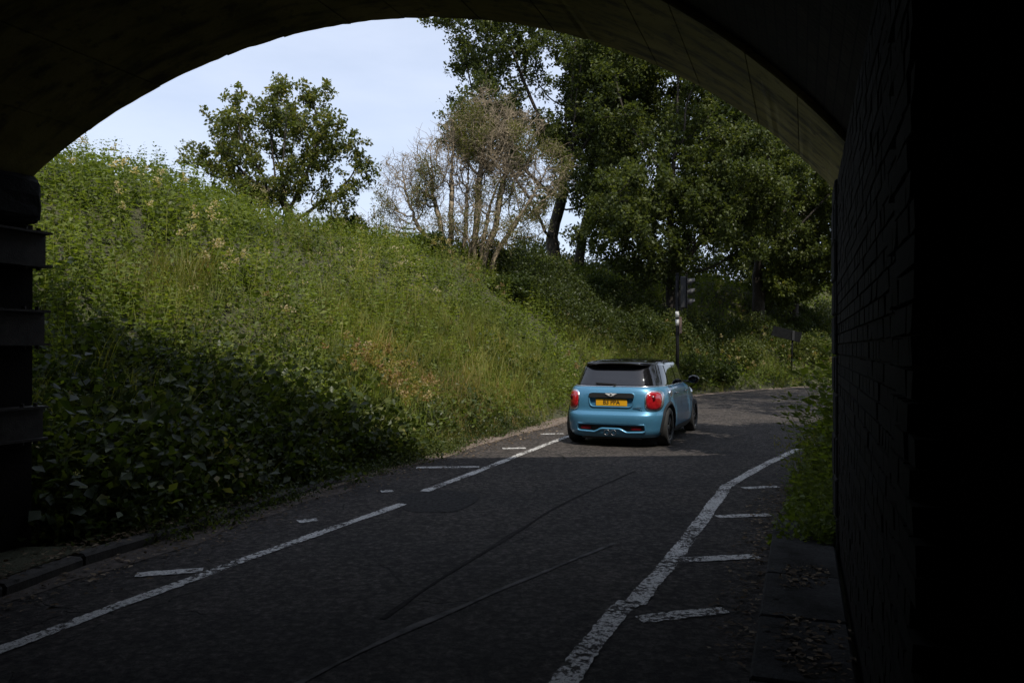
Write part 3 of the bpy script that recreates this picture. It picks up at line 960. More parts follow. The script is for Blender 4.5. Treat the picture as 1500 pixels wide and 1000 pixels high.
V[:, 2] = np.maximum(V[:, 2], .0095)
tag(tag(mesh_np('leaf_litter', V, F, M['litter'], tint=T), kind='stuff'), 'dry brown fallen leaves lying in the road gutters', 'leaf litter')

# ------------------------------------------------------------------ trees
def colonize(att, nodes0, step, infl, kill, iters=200, grav=0.0):
    N = [np.array(p, float) for p in nodes0]; par = [-1] + list(range(len(nodes0) - 1))
    act = np.ones(len(att), bool)
    NA = np.array(N)
    dm = np.linalg.norm(att[:, None] - NA[None], axis=2); near = dm.argmin(1); nd = dm.min(1)
    for it in range(iters):
        use = act & (nd < infl)
        if not use.any():
            break
        ids = np.unique(near[use]); new = []
        NAr = np.array(N)
        for i in ids:
            s = use & (near == i)
            v = att[s] - NAr[i]; v /= np.linalg.norm(v, axis=1)[:, None] + 1e-9
            g = v.sum(0) + rng.normal(0, .12, 3) + [0, 0, grav]; g /= np.linalg.norm(g) + 1e-9
            new.append((i, NAr[i] + g * step))
        o_ = len(N); cnt = 0
        for i, p in new:
            N.append(p); par.append(i); cnt += 1
        NW = np.array(N[o_:])
        dm = np.linalg.norm(att[:, None] - NW[None], axis=2); j = dm.argmin(1); m = dm[np.arange(len(att)), j]
        b = m < nd; near[b] = j[b] + o_; nd[b] = m[b]
        act &= nd > kill
    return np.array(N), np.array(par)
def radii(N, par, r0, p=2.3, rmax=1.0):
    r = np.zeros(len(N)); nch = np.zeros(len(N), int)
    for i in range(len(N) - 1, 0, -1):
        if nch[i] == 0:
            r[i] = r0 ** p
        r[par[i]] += r[i]; nch[par[i]] += 1
    return np.minimum(r ** (1 / p), rmax), nch
def tubes(N, par, r, ns=6):
    E = np.arange(1, len(N)); A, B = N[par[E]], N[E]
    D = B - A; D /= np.linalg.norm(D, axis=1)[:, None] + 1e-9
    PD = D.copy(); m = par[E] > 0
    PD[m] = D[par[E][m] - 1]
    main = np.zeros(len(N), bool); best = {}
    for e in E:
        q = par[e]
        if q not in best or r[e] > r[best[q]]:
            best[q] = e
    for e in best.values():
        main[e] = True
    mn = main[E]
    SD = np.where(mn[:, None], PD, D)
    ra = np.where(mn, np.minimum(r[par[E]], r[E] * 1.6), r[E] * 1.12)
    def ring(C, Dr, rad):
        ref = np.tile(np.array([0.31, 0.77, 0.55]), (len(C), 1))
        u = np.cross(Dr, ref); u /= np.linalg.norm(u, axis=1)[:, None] + 1e-9
        w = np.cross(Dr, u)
        a = np.arange(ns) * 2 * np.pi / ns
        return C[:, None] + rad[:, None, None] * (np.cos(a)[None, :, None] * u[:, None] + np.sin(a)[None, :, None] * w[:, None])
    R0, R1 = ring(A, SD, ra), ring(B, D, r[E])
    V = np.concatenate([R0, R1], 1).reshape(-1, 3)
    b = (np.arange(len(E)) * 2 * ns)[:, None]
    F = np.stack([np.hstack([b + k, b + (k + 1) % ns, b + ns + (k + 1) % ns, b + ns + k]) for k in range(ns)], 1).reshape(-1, 4)
    return V, F
def lobe_points(lobes, n):
    w = np.array([a[3] * a[4] * a[5] for a in lobes]); k = rng.choice(len(lobes), n, p=w / w.sum())
    d = rand_dirs(n); rr = rng.uniform(.25, 1, n) ** .42
    Lb = np.array(lobes)[k]
    return Lb[:, :3] + d * rr[:, None] * Lb[:, 3:6]
def clump(lobes, K, r0_, r1_, flat=.75):
    C = lobe_points(lobes, K); r_ = rng.uniform(r0_, r1_, K)
    return [(c[0], c[1], max(c[2], .3), q, q, q * flat) for c, q in zip(C, r_)]
def tree(name, label, base, trunk, lobes, natt, step, leafn, ll, lmat, r0, rmax, cat='tree', group=None, bark='bark', infl=None, tw=0.35, tint0=.42, kill=None, tint_sd=.16, mult=6, sub=None):
    """lobes and trunk points are in metres relative to the base"""
    root = empty(name, base); tag(root, label, cat, group)
    if sub:
        lobes = clump(lobes, *sub)
    att = lobe_points(lobes, natt)
    N, par = colonize(att, trunk, step, infl or step * 9, kill or step * 1.5)
    r, nch = radii(N, par, r0, rmax=9)
    kk = math.log(rmax / r0) / math.log(r.max() / r0)
    r = r0 * (np.maximum(r, r0) / r0) ** kk
    k0 = np.arange(len(N)) < len(trunk)
    if k0.any():
        flare = np.linspace(1.35, 1.0, len(trunk)); r[k0] *= flare
    V, F = tubes(N, par, r, 6)
    mesh_np('trunk', V, F, M[bark], root, True)
    # leafy twigs round the thin ends
    ends = np.where((r < r0 * 3.2) & (np.arange(len(N)) > len(trunk)))[0]
    nt = leafn // mult
    e = rng.choice(ends, nt)
    C = N[e] + rand_dirs(nt, .15) * (tw * rng.uniform(.15, 1, nt) ** .7)[:, None]
    ctint = tint0 + rng.normal(0, tint_sd * .7, nt)
    P = np.repeat(C, mult, 0); n = len(P)
    D = rand_dirs(n, .15)
    P = P + D * ll * .25
    L = ll * rng.uniform(.65, 1.25, n)
    V, F, T = leaves(P, D, L, L * .62, np.clip(np.repeat(ctint, mult) + rng.normal(0, tint_sd * .5, n), 0, 1))
    mesh_np('crown', V, F, M[lmat], root, tint=T)
    return root, N, r
def gz(x, y): return float(height(np.array([[x, y]]))[0])

# young oak on the crest of the bank
bx, by = -6.25, 22.3
tree('oak_tree', 'small lone oak with airy crown on the crest of the bank', (bx, by, gz(bx, by)), [(0, 0, -.2), (.03, 0, .2), (.05, .02, .45), (.0, 0, .65)],
     [(-.30, 0, 2.55, 2.15, 1.6, 1.65), (-.30, 0, 2.3, 1.5, 1.2, 1.2), (-2.1, 0, 2.0, .75, .7, .45), (1.7, 0, 2.2, .7, .6, .7), (-.3, -.1, 1.1, 1.5, 1.0, .5), (-.2, 0, 3.9, 1.0, .8, .5), (1.1, 0, 1.1, .9, .7, .45)],
     1300, .15, 26000, .102, 'oak', .0050, .15, tw=.20, tint0=.70, tint_sd=.22, sub=(92, .32, .60, .8), infl=1.9)

# three large oaks behind
bx, by = 2.05, 36.0
tree('oak_tree', 'tall dark oak with a stout trunk standing behind the dead thorn bush', (bx, by, gz(bx, by)), [(-.2, 0, -.3), (-.15, 0, .8), (-.25, 0, 1.6), (-.1, .1, 2.3)],
     [(0, 0, 8.0, 4.4, 4.0, 4.2), (-2.8, -.5, 10.8, 2.6, 2.5, 2.9), (-3.0, 0, 6.6, 2.1, 2.0, 1.9), (1.5, -.5, 4.4, 3.0, 2.4, 1.7), (-1.4, -.6, 3.2, 2.2, 2.0, 1.1), (2.8, 0, 9.5, 3.2, 3, 3.6), (0, 0, 13, 3.2, 3, 2.6), (.9, -.8, 2.0, 1.3, 1.3, .7)],
     2500, .36, 110000, .15, 'oakdark', .010, .27, tw=.45, tint0=.54, tint_sd=.22, sub=(95, .95, 1.6, .75), infl=4.5)
tree('oak_tree', 'slimmer oak close beside the stout oak, its trunk leaning right', (3.0, 37.0, gz(3.0, 37.0)), [(0, 0, -.3), (.1, 0, .8), (.25, 0, 1.8), (.45, .1, 2.8)],
     [(1.0, 0, 6.0, 2.4, 2.2, 2.0), (1.6, 0, 3.4, 1.8, 1.6, 1.0), (1.2, 0, 9, 2.4, 2, 2.2)], 800, .38, 30000, .15, 'oakdark', .010, .20, tw=.5, tint0=.44, sub=(24, .9, 1.4, .7), infl=4.5)
bx, by = 6.75, 33.2
tree('oak_tree', 'broad dark oak with a stout trunk behind the traffic signal', (bx, by, gz(bx, by)), [(0, 0, -.4), (.02, 0, .8), (-.05, 0, 1.7), (.1, 0, 2.5)],
     [(.2, 0, 6.2, 4.2, 3.5, 2.8), (-2.4, -.4, 5.0, 2.2, 2.0, 1.9), (2.6, -.5, 4.6, 2.4, 2.2, 1.7), (0, 0, 9.8, 4.2, 3.5, 3.2), (-1.0, -.6, 3.0, 2.2, 1.6, .9), (3, 0, 8, 2.7, 2.5, 2.6), (-2.6, 0, 3.2, 1.4, 1.2, .8), (1.2, -.8, 2.6, 1.8, 1.3, .7), (-2.4, -2.6, 4.6, 2.0, 1.6, 1.2), (.5, -2.4, 5.4, 2.4, 1.5, 1.4), (-.6, -2.0, 2.9, 2.0, 1.2, .9), (1.6, -2.0, 3.0, 1.6, 1.2, .9)],
     2500, .35, 112000, .147, 'oakdark', .010, .27, tw=.45, tint0=.54, tint_sd=.22, sub=(95, .95, 1.5, .75), infl=4.5)
bx, by = 11.55, 37.4
tree('oak_tree', 'oak with long low limbs reaching over the leaning sign', (bx, by, gz(bx, by)), [(0, 0, -.4), (0, 0, .9), (.05, 0, 2.0), (-.05, 0, 2.8)],
     [(.6, 0, 6.6, 4.4, 3.6, 2.8), (-2.9, -.6, 5.2, 2.2, 1.8, 1.1), (3.4, -.6, 4.4, 2.8, 2.2, 1.8), (-3.0, -.8, 2.2, 1.7, 1.4, .5), (.5, 0, 10.0, 4.2, 3.5, 2.8), (2.6, -1, 2.6, 1.8, 1.4, .8), (1.0, -1.5, 3.6, 1.6, 1.0, .7), (-1.2, -1.2, 4.0, 1.4, 1.0, .6)],
     2100, .36, 92000, .15, 'oakdark', .010, .25, tw=.42, tint0=.56, tint_sd=.22, sub=(80, .95, 1.5, .7), infl=4.5)
bx, by = 13.9, 39.3
tree('broadleaf_tree', 'dense bright green tree where the road bends out of sight', (bx, by, gz(bx, by)), [(0, 0, -.4), (0, 0, .8), (.1, 0, 1.6)],
     [(.2, 0, 4.0, 2.0, 2.4, 2.6), (-1.2, -1.2, 3.0, 1.8, 2, 1.9), (-.2, 0, 7.0, 2.2, 2.4, 2.4), (.2, -1.6, 1.6, 2.0, 1.4, 1.2), (.4, -1.8, 3.2, 1.5, 1.4, 1.8)],
     1100, .38, 54000, .15, 'oak', .010, .20, tw=.46, tint0=.60, sub=(34, .8, 1.3, .7), infl=4.5)
# trees on the right-hand bank, beside the bridge
for (bx, by, zc, lob, nl, lab) in (
        (7.9, 9.7, 0, [(-.5, 0, 3.6, 3.0, 2.4, 2.0), (-1.0, .8, 2.6, 2.4, 2.2, 1.4), (.3, .6, 5.6, 2.6, 2.4, 1.8), (-2.1, .3, 3.7, 2.1, 1.9, 1.4), (-2.4, 1.2, 5.4, 2.0, 2.0, 1.4)], 26000, 'leafy tree on the right bank beside the bridge parapet'),
        (12.9, 17.6, 0, [(-3.0, 1.8, 8.8, 3.6, 3.4, 2.4), (-4.7, 4.2, 9.6, 3.2, 3.4, 1.8), (0, 0, 6.0, 3.2, 3.2, 2.4), (-3.0, -1.4, 7.6, 3.0, 2.8, 1.8), (-3.0, 4.6, 9.6, 3, 3, 1.8)], 24000, 'tall leafy tree on the right bank just past the bridge'),
        (19.0, 22.6, 0, [(-2.6, 1.0, 7.6, 3.6, 3.4, 2.6), (0, 0, 5.0, 3.2, 3.2, 2.4), (-5.4, 2.8, 8.4, 3.2, 3.2, 1.8), (-4.2, 5.2, 8.6, 2.8, 2.8, 1.6)], 15000, 'tall leafy tree on the right bank further along the bend')):
    tree('broadleaf_tree', lab, (bx, by, gz(bx, by)), [(0, 0, -.4), (0, 0, .9), (.05, 0, 1.8), (0, .1, 2.6)], lob, 900, .42, nl, (.26 if by < 12 else .15), 'oak', .012, .30, tw=.6, tint0=.42)

# half-dead thorn bush with many bare stems
bx, by = -1.55, 27.2
bz = gz(bx, by)
bush = empty('thorn_bush', (bx, by, bz)); tag(bush, 'half-dead thorn bush with bare grey-brown twigs on the bank crest', 'bush')
TW = []
for si, (dx, dy, tr, lob, na, rm) in enumerate((
        (-1.15, 0, [(0, 0, -.4), (-.05, 0, .3), (-.15, 0, .7)], [(-.9, 0, 2.3, 1.1, .9, 1.0), (-1.5, 0, 1.1, 1.0, .8, .7), (-1.1, 0, 3.1, .8, .8, .7)], 620, .09),
        (-.85, .1, [(0, 0, -.4), (.0, 0, .5), (-.05, .1, 1.2)], [(-.3, 0, 3.4, .8, .9, 1.0), (-.6, .2, 2.6, .8, .8, .9)], 420, .10),
        (-.60, -.1, [(0, 0, -.4), (.05, 0, .5), (.08, .1, 1.3)], [(.1, 0, 3.5, .7, .7, 1.2), (.1, 0, 4.5, .6, .6, .6)], 380, .10),
        (-.10, .2, [(0, 0, -.4), (.0, 0, .5), (.05, .1, 1.0)], [(.2, 0, 3.3, .8, .8, 1.3), (.1, .2, 2.2, .7, .6, .7)], 380, .09),
        (.25, 0, [(0, 0, -.4), (.0, 0, .5), (.1, 0, 1.2)], [(.3, 0, 4.2, 1.2, 1.0, 1.3), (.5, 0, 5.2, 1.0, .8, .7)], 640, .13),
        (.55, -.1, [(0, 0, -.4), (.15, 0, .4), (.4, 0, .9)], [(.9, 0, 3.8, 1.1, 1.0, 1.2), (1.3, 0, 4.6, .9, .8, .6)], 560, .12),
        (.80, .1, [(0, 0, -.4), (.25, 0, .3), (.6, 0, .8)], [(1.5, -.1, 2.4, 1.1, 1.0, .9), (2.0, 0, 3.2, .9, .8, .9), (1.2, 0, 1.2, .9, .7, .7)], 600, .11),
        (.1, -.4, [(0, 0, -.4), (0, -.05, .1), (.05, -.1, .35)], [(0, -.2, 1.2, 1.1, .7, .8), (.9, -.3, .8, .9, .6, .6), (-.9, -.1, 1.0, .8, .6, .6)], 420, .05),
        (.5, .1, [(0, 0, -.4), (0, -.05, .3), (.1, 0, .8)], [(.2, 0, 2.4, .9, .7, .9), (.9, 0, 2.9, .8, .7, .7)], 420, .08))):
    att = lobe_points(lob, na)
    N, par = colonize(att, tr, .10, 2.6, .11, 260)
    r, nch = radii(N, par, .0062, p=2.15, rmax=9)
    r = .0062 * (np.maximum(r, .0062) / .0062) ** (math.log(rm / .0062) / math.log(r.max() / .0062))
    N = N + rng.normal(0, .020, N.shape) * (np.arange(len(N)) > 3)[:, None]
    # spurs: short crooked twigs from every thin node
    thin = np.where(r < .022)[0]; thin = np.r_[thin, thin[::3]]
    D = rand_dirs(len(thin), .35); ln = rng.uniform(.08, .30, len(thin)); wh = rng.random(len(thin)) < .05; ln[wh] *= 2.6; D[wh] = rand_dirs(int(wh.sum()), 1.3)
    ex = N[thin] + D * ln[:, None]
    ex2 = ex + (rand_dirs(len(thin), .3) * .6 + D * .5) * (ln * .6)[:, None]
    n0 = len(N)
    N2 = np.vstack([N, ex, ex2]); par2 = np.r_[par, thin, np.arange(len(thin)) + n0]; r2 = np.r_[r, np.full(len(thin), .0058), np.full(len(thin), .0038)]
    V, F = tubes(N2, par2, r2, 3)
    V = V + [dx, dy, 0]
    mesh_np('stem', V, F, M['deadwood'], bush, True)
    q = N2[r2 < .02] + [dx, dy, 0]; q = q[(wob_noise(q[:, [0, 2]] * 1.0, 2.2, 61) > .18) | ((q[:, 2] < 1.6) & (rng.random(len(q)) < .5))]
    TW.append(np.repeat(q, 5, 0))
P = np.vstack(TW); P = P[rng.permutation(len(P))[:26000]]; P = P + rng.normal(0, .07, P.shape)
V, F, T = leaves(P, rand_dirs(len(P)), .06, .04, np.clip(rng.normal(.45, .22, len(P)), 0, 1))
mesh_np('leaves', V, F, M['olive'], bush, tint=T)

# ------------------------------------------------------------------ shrubs
n = 22000
hx_ = rng.uniform(-2.0, 15, n); hy_ = 41.5 + .18 * hx_ + rng.normal(0, .7, n)
hp = np.stack([hx_, hy_], 1)
top = 1.9 + .55 * wob_noise(hp, .9, 51) + .25 * wob_noise(hp, 3.0, 52)
hz_ = height(hp) + rng.beta(1.5, 1.1, n) * np.maximum(top, .7)
V, F, T = leaves(np.c_[hp, hz_], rand_dirs(n, .1), .17, .10, np.clip(rng.normal(.42, .2, n), 0, 1))
tag(tag(mesh_np('hedge', V, F, M['oakdark'], tint=T), kind='stuff'), 'dark overgrown hedge on the bank top behind the oaks', 'hedge')
def shrub(name, label, base, lobes, n, ll, mat, tint0=.4, cat='shrub', group=None, stems=9, z_min=0.02):
    root = empty(name, base); tag(root, label, cat, group)
    P = lobe_points(lobes, n); c = np.mean(np.array(lobes)[:, :3], 0)
    P = P + .08 * np.stack([np.sin(P[:, 2] * 11), np.sin(P[:, 0] * 9 + 1), np.sin(P[:, 1] * 10)], 1)
    P[:, 2] = np.where(P[:, 2] < z_min, z_min + rng.uniform(0, .2, len(P)), P[:, 2])
    D = rand_dirs(n, .1) + .5 * (P - c) / (np.linalg.norm(P - c, axis=1)[:, None] + .1); D /= np.linalg.norm(D, axis=1)[:, None]
    L = ll * rng.uniform(.6, 1.25, n)
    V, F, T = leaves(P, D, L, L * .6, np.clip(tint0 + rng.normal(0, .16, n) + .1 * np.sin(P[:, 0] * 5 + P[:, 2] * 4), 0, 1))
    mesh_np('foliage', V, F, M[mat], root, tint=T)
    parts = []
    for k in range(stems):
        q = P[rng.integers(0, n)]
        parts.append(stem_tri((rng.normal(0, .12), rng.normal(0, .12), -.08), tuple(q), .012))
    V, F, T = merge(parts)
    mesh_np('stem', V, F, M['stem'], root)
    return root
def shrubbery(n=60000):
    C = np.array([(-.6, 28.2), (.4, 27.6), (1.3, 28.6), (1.9, 27.4), (2.6, 29.4), (3.2, 28.2), (3.4, 30.4), (4.2, 29.2), (4.4, 31.4), (5.3, 30.4), (1.0, 30.2), (2.0, 31.0), (5.6, 31.8), (6.6, 31.4), (7.6, 32.4), (8.8, 33.6), (10.2, 35.4), (11.6, 36.4), (13.0, 37.2), (14.0, 38.2), (15.0, 37.4), (15.8, 39.0), (16.8, 38.6), (17.6, 40.0), (16.2, 40.4), (14.6, 39.6)])
    rr = rng.uniform(.8, 1.25, len(C)); k = rng.integers(0, len(C), n)
    d_ = rand_dirs(n); P_ = C[k] + d_[:, :2] * rr[k][:, None] * rng.uniform(.3, 1, n)[:, None] ** .5
    zz = height(P_) + np.abs(d_[:, 2]) * rr[k] * 1.35 * rng.uniform(.3, 1, n) ** .5
    V, F, T = leaves(np.c_[P_, zz], rand_dirs(n, .1), .10, .065, np.clip(.26 + rng.normal(0, .14, n) + rng.normal(0, .07, len(C))[k], 0, 1))
    tag(tag(mesh_np('shrubbery', V, F, M['oakdark'], tint=T), kind='stuff'), 'dark shrubs in the shade of the oaks on the upper bank', 'shrubs')
shrubbery()
# weeds against the bridge corner
def weed_clump(label, x0, y0, x1, y1, wid, h0, h1, n, tn):
    root = empty('weed_clump', (x0, y0, -.02)); tag(root, label, 'weeds')
    f = rng.uniform(0, 1, n); off = np.minimum(np.abs(rng.normal(0, .5, n)), 1.05) * wid
    ln_ = np.array([x1 - x0, y1 - y0]); nl_ = np.array([-ln_[1], ln_[0]]) / np.linalg.norm(ln_)
    P_ = f[:, None] * ln_ + nl_ * off[:, None] - nl_ * .12
    hh = (h0 + (h1 - h0) * f) * rng.uniform(.35, 1.2, n) * np.clip(1.1 - .55 * off / wid, .25, 1)
    V, F, T = scatter(weeds, np.c_[P_, np.zeros(n)], rng.uniform(0, 6.28, n), hh, np.c_[rng.normal(-.20, .26, n), rng.normal(0, .15, n)], tn + rng.normal(0, .1, n), rng.choice([0, 1, 2, 3, 4, 4, 3], n))
    tag(mesh_np('stems', V, F, M['weed'], root, tint=T), kind='stuff')
    m_ = n * 22
    f = rng.uniform(0, 1, m_); off = np.minimum(np.abs(rng.normal(0, .55, m_)), 1.15 + rng.normal(0, .06, m_)) * wid
    P_ = f[:, None] * ln_ + nl_ * off[:, None] - nl_ * .12
    zz = rng.beta(1.0, 2.2, m_) * (h0 + (h1 - h0) * f) * .75 * np.clip(1.1 - .7 * off / wid, .12, 1)
    L_ = rng.uniform(.035, .075, m_)
    V, F, T = leaves(np.c_[P_, zz + .02], rand_dirs(m_, .1), L_, L_ * .7, np.clip(tn + rng.normal(0, .13, m_), 0, .9))
    tag(mesh_np('ground_leaves', V, F, M['weed'], root, tint=T), kind='stuff')
weed_clump('low dark weeds growing at the right corner of the bridge', 2.62, 6.15, 3.60, 8.30, .62, .45, 1.10, 240, .24)
weed_clump('taller leafy weeds beside the road past the bridge corner', 3.65, 8.20, 5.0, 10.4, .80, 1.45, 1.5, 230, .26)
gc = [grass_template(26, 1.25, .22, .012) for _ in range(2)]
for (x_, y_, s_, lab) in ((3.55, 8.85, 1.02, 'tall dark grass stalks arching over the road beside the bush'), (2.95, 8.05, .62, 'shorter grass tuft leaning out from the foot of the bush')):
    root = empty('grass_clump', (x_, y_, 0)); tag(root, lab, 'grass clump')
    V, F, T = gc[0 if s_ > 1 else 1]
    V = V * s_; V = V + np.c_[-.28 * V[:, 2] ** 2 * .5, np.zeros(len(V)), np.zeros(len(V))]
    tag(mesh_np('blades', V, F, M['grass'], root, tint=np.clip(T + .25, 0, 1)), kind='stuff')
    n = 150; tips = V[4::5]; i = rng.integers(0, len(tips), n)
    V2, F2, T2 = leaves(tips[i] + rng.normal(0, .035, (n, 3)) - [0, 0, .03], rand_dirs(n, .4), .035, .012, np.full(n, .75))
    tag(mesh_np('seed_heads', V2, F2, M['grass'], root, tint=T2), kind='stuff')
# shrubs on the far bank under the oaks
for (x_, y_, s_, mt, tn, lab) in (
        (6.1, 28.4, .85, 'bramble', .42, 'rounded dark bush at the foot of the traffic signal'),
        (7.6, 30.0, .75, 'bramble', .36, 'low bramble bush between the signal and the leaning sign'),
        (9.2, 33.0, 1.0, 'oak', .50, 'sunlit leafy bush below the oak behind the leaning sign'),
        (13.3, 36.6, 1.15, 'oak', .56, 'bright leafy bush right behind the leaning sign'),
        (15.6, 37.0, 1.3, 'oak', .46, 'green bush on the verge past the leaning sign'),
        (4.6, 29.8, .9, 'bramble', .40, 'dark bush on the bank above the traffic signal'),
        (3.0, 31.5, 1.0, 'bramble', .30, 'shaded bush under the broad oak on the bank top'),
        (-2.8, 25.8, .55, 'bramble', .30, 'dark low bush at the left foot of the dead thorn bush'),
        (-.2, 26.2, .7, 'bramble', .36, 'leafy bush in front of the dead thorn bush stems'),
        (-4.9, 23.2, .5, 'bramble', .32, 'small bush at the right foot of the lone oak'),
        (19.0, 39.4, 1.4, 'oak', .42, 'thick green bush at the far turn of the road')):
    shrub('verge_bush', lab, (x_, y_, gz(x_, y_)), [(0, 0, .45 * s_, 1.0 * s_, .9 * s_, .6 * s_), (.6 * s_, .1, .6 * s_, .7 * s_, .7 * s_, .55 * s_), (-.6 * s_, 0, .4 * s_, .7 * s_, .7 * s_, .45 * s_)],
          3600, .11, mt, tn)

# ------------------------------------------------------------------ traffic signal
def traffic_signal(x, y, rz):
    root = empty('traffic_signal', (x, y, 0), rz)
    tag(root, 'black traffic signal post seen from behind with white bands and three visors', 'traffic light')
    z0 = gz(x, y) - .3
    bm = bmesh.new(); add_cyl(bm, (0, 0, z0), (0, 0, 4.0), .057, seg=20); bm_obj('pole', bm, M['black'], root, True)
    bm = bmesh.new(); add_cyl(bm, (0, 0, 4.0), (0, 0, 4.05), .066, .045, seg=20); bm_obj('pole_cap', bm, M['black'], root, True)
    for z in (2.34, 2.60):
        bm = bmesh.new(); add_cyl(bm, (0, 0, z), (0, 0, z + .20), .062, seg=20); bm_obj('white_band', bm, M['white'], root, True)
    # head: x' = facing direction
    hx = .20
    bm = bmesh.new(); add_box(bm, (hx, 0, 3.42), (.20, .32, 1.02), None, .02); head = bm_obj('signal_head', bm, M['plastic'], root)
    bm = bmesh.new(); add_box(bm, (hx + .11, 0, 3.42), (.014, .56, 1.22), None, .005); bm_obj('backing_board', bm, M['black'], root)
    bm = bmesh.new()
    for sgn in (-1, 1):
        add_box(bm, (hx + .119, sgn * .27, 3.42), (.006, .035, 1.20))
    bm_obj('board_border', bm, M['grey_plastic'], root)
    for k in range(3):
        z = 3.42 + (k - 1) * .33
        bm = bmesh.new(); add_cyl(bm, (hx + .10, 0, z), (hx + .135, 0, z), .105, seg=24); bm_obj('lens', bm, M['sig'], head)
        bm = bmesh.new(); n = 20; rows = []
        for rr, ln in ((.118, 0), (.118, 1), (.124, 1), (.124, 0)):
            rows.append([])
            for i in range(n + 1):
                a = R(-35) + R(250) * i / n
                L_ = (.24 if math.sin(a) > .2 else .12 + .1 * max(0, math.sin(a) + .5)) if ln else 0
                rows[-1].append(bm.verts.new((hx + .118 + L_, rr * math.cos(a), z + rr * math.sin(a))))
        for a in range(4):
            for i in range(n):
                bm.faces.new((rows[a][i], rows[a][i + 1], rows[(a + 1) % 4][i + 1], rows[(a + 1) % 4][i]))
        bm_obj('visor', bm, M['grey_plastic'], head)
    for z in (3.0, 3.84):
        box_obj('bracket', (hx / 2 - .02, 0, z), (hx - .16, .05, .05), M['black'], root)
    box_obj('push_button_box', (.10, .02, 2.35), (.09, .12, .55), simple('signal_box_brown', (.16, .11, .085), .6), root, bevel=.01)
    return root
traffic_signal(5.40, 26.0, R(-12))

# leaning sign seen from behind
sx, sy = 11.95, 34.7
sroot = empty('road_sign', (sx, sy, 0)); tag(sroot, 'dark back of a leaning rectangular road sign on the far verge', 'sign')
zb = gz(sx, sy)
bm = bmesh.new(); add_cyl(bm, (.22, .05, zb - .3), (.30, .05, 2.35), .038, seg=14); bm_obj('post', bm, M['signback'], sroot, True)
rt = Matrix.Rotation(R(14), 3, 'Y')
box_obj('plate', (.02, 0, 2.22), (1.28, .012, .44), M['signback'], sroot, rt, .003)
for dz in (-.12, .12):
    box_obj('rail', tuple(Vector((.02, .02, 2.22)) + rt @ Vector((0, 0, dz))), (1.18, .03, .04), M['signback'], sroot, rt)
box_obj('clamp', (.295, -.005, 2.16), (.10, .10, .42), M['plastic'], sroot, Matrix.Rotation(R(3), 3, 'Y'))

exec_car = True
# ------------------------------------------------------------------ the car (x forward, y left, z up)
car = empty('hatchback_car', (2.33, 14.72, 0.0), R(68.0))
tag(car, 'metallic blue five-door hatchback with black roof driving away round the bend', 'car')
NRR = 5.2
BODY = np.array([  # z, rear x, front x, half width
    (.165, -1.92, 1.80, .780), (.20, -1.955, 1.88, .815), (.26, -1.978, 1.93, .842), (.34, -1.985, 1.96, .854), (.42, -1.998, 1.98, .862), (.48, -2.000, 1.985, .8635),
    (.525, -1.990, 1.985, .8635), (.555, -1.965, 1.98, .8625), (.575, -1.945, 1.975, .862), (.62, -1.935, 1.96, .861), (.70, -1.932, 1.91, .858), (.78, -1.922, 1.80, .853),
    (.86, -1.902, 1.58, .843), (.91, -1.882, 1.36, .830), (.945, -1.860, 1.14, .812), (.968, -1.835, .98, .790), (.980, -1.80, .88, .765)])
CABIN = np.array([(.965, -1.815, .97, .757), (1.02, -1.790, .92, .746), (1.10, -1.745, .82, .724), (1.18, -1.695, .71, .700), (1.26, -1.640, .60, .674), (1.33, -1.585, .50, .648), (1.355, -1.565, .46, .638)])
ROOF = np.array([(1.322, -1.590, .47, .640), (1.336, -1.650, .45, .634), (1.350, -1.668, .42, .616), (1.364, -1.655, .37, .588), (1.378, -1.61, .30, .548), (1.392, -1.53, .20, .492), (1.405, -1.41, .08, .425), (1.416, -1.24, -.08, .335), (1.424, -1.0, -.28, .21), (1.427, -.82, -.45, .10)])
def tab(T, z):
    return [np.interp(z, T[:, 0], T[:, k]) for k in (1, 2, 3)]
def outline(T, z, n=120):
    xr, xf, w = tab(T, z); c = (xr + xf) / 2 if False else -.3
    out = []
    for k in range(n):
        a = 2 * math.pi * k / n
        ca, sa = math.cos(a), math.sin(a)
        nf = 3.4 if T is BODY else 6.0; ex = 2 / (NRR if ca < 0 else nf)
        ax_ = (c - xr) if ca < 0 else (xf - c)
        out.append((c + math.copysign(abs(ca) ** ex, ca) * ax_, math.copysign(abs(sa) ** (2 / (NRR if ca < 0 else nf)), sa) * w, z))
    return out
def side_y(T, x, z):
    xr, xf, w = tab(T, z); c = -.3
    n = NRR if x < c else (3.4 if T is BODY else 6.0)
    u = min(1, abs(x - c) / ((c - xr) if x < c else (xf - c)))
    return w * (1 - u ** n) ** (1 / n)
def rear_x(T, y, z):
    xr, xf, w = tab(T, z); c = -.3
    u = min(1, abs(y) / w)
    return c - (c - xr) * (1 - u ** NRR) ** (1 / NRR)
def loft(T, zs, cap=True, n=120):
    bm = bmesh.new(); rows = [[bm.verts.new(p) for p in outline(T, z, n)] for z in zs]
    for a, b in zip(rows[:-1], rows[1:]):
        for k in range(n):
            bm.faces.new((a[k], a[(k + 1) % n], b[(k + 1) % n], b[k]))
    if cap:
        bm.faces.new(rows[0][::-1]); bm.faces.new(rows[-1])
    return bm
def dense(T, m=3):
    z = T[:, 0]; return np.concatenate([np.linspace(z[i], z[i + 1], m, endpoint=False) for i in range(len(z) - 1)] + [[z[-1]]])
def smooth_table(T):
    # light smoothing so the slices blend
    zz = dense(T, 3); out = np.stack([zz] + [np.interp(zz, T[:, 0], T[:, k]) for k in (1, 2, 3)], 1)
    s = out.copy(); s[1:-1, 1:] = .25 * out[:-2, 1:] + .5 * out[1:-1, 1:] + .25 * out[2:, 1:]
    return s
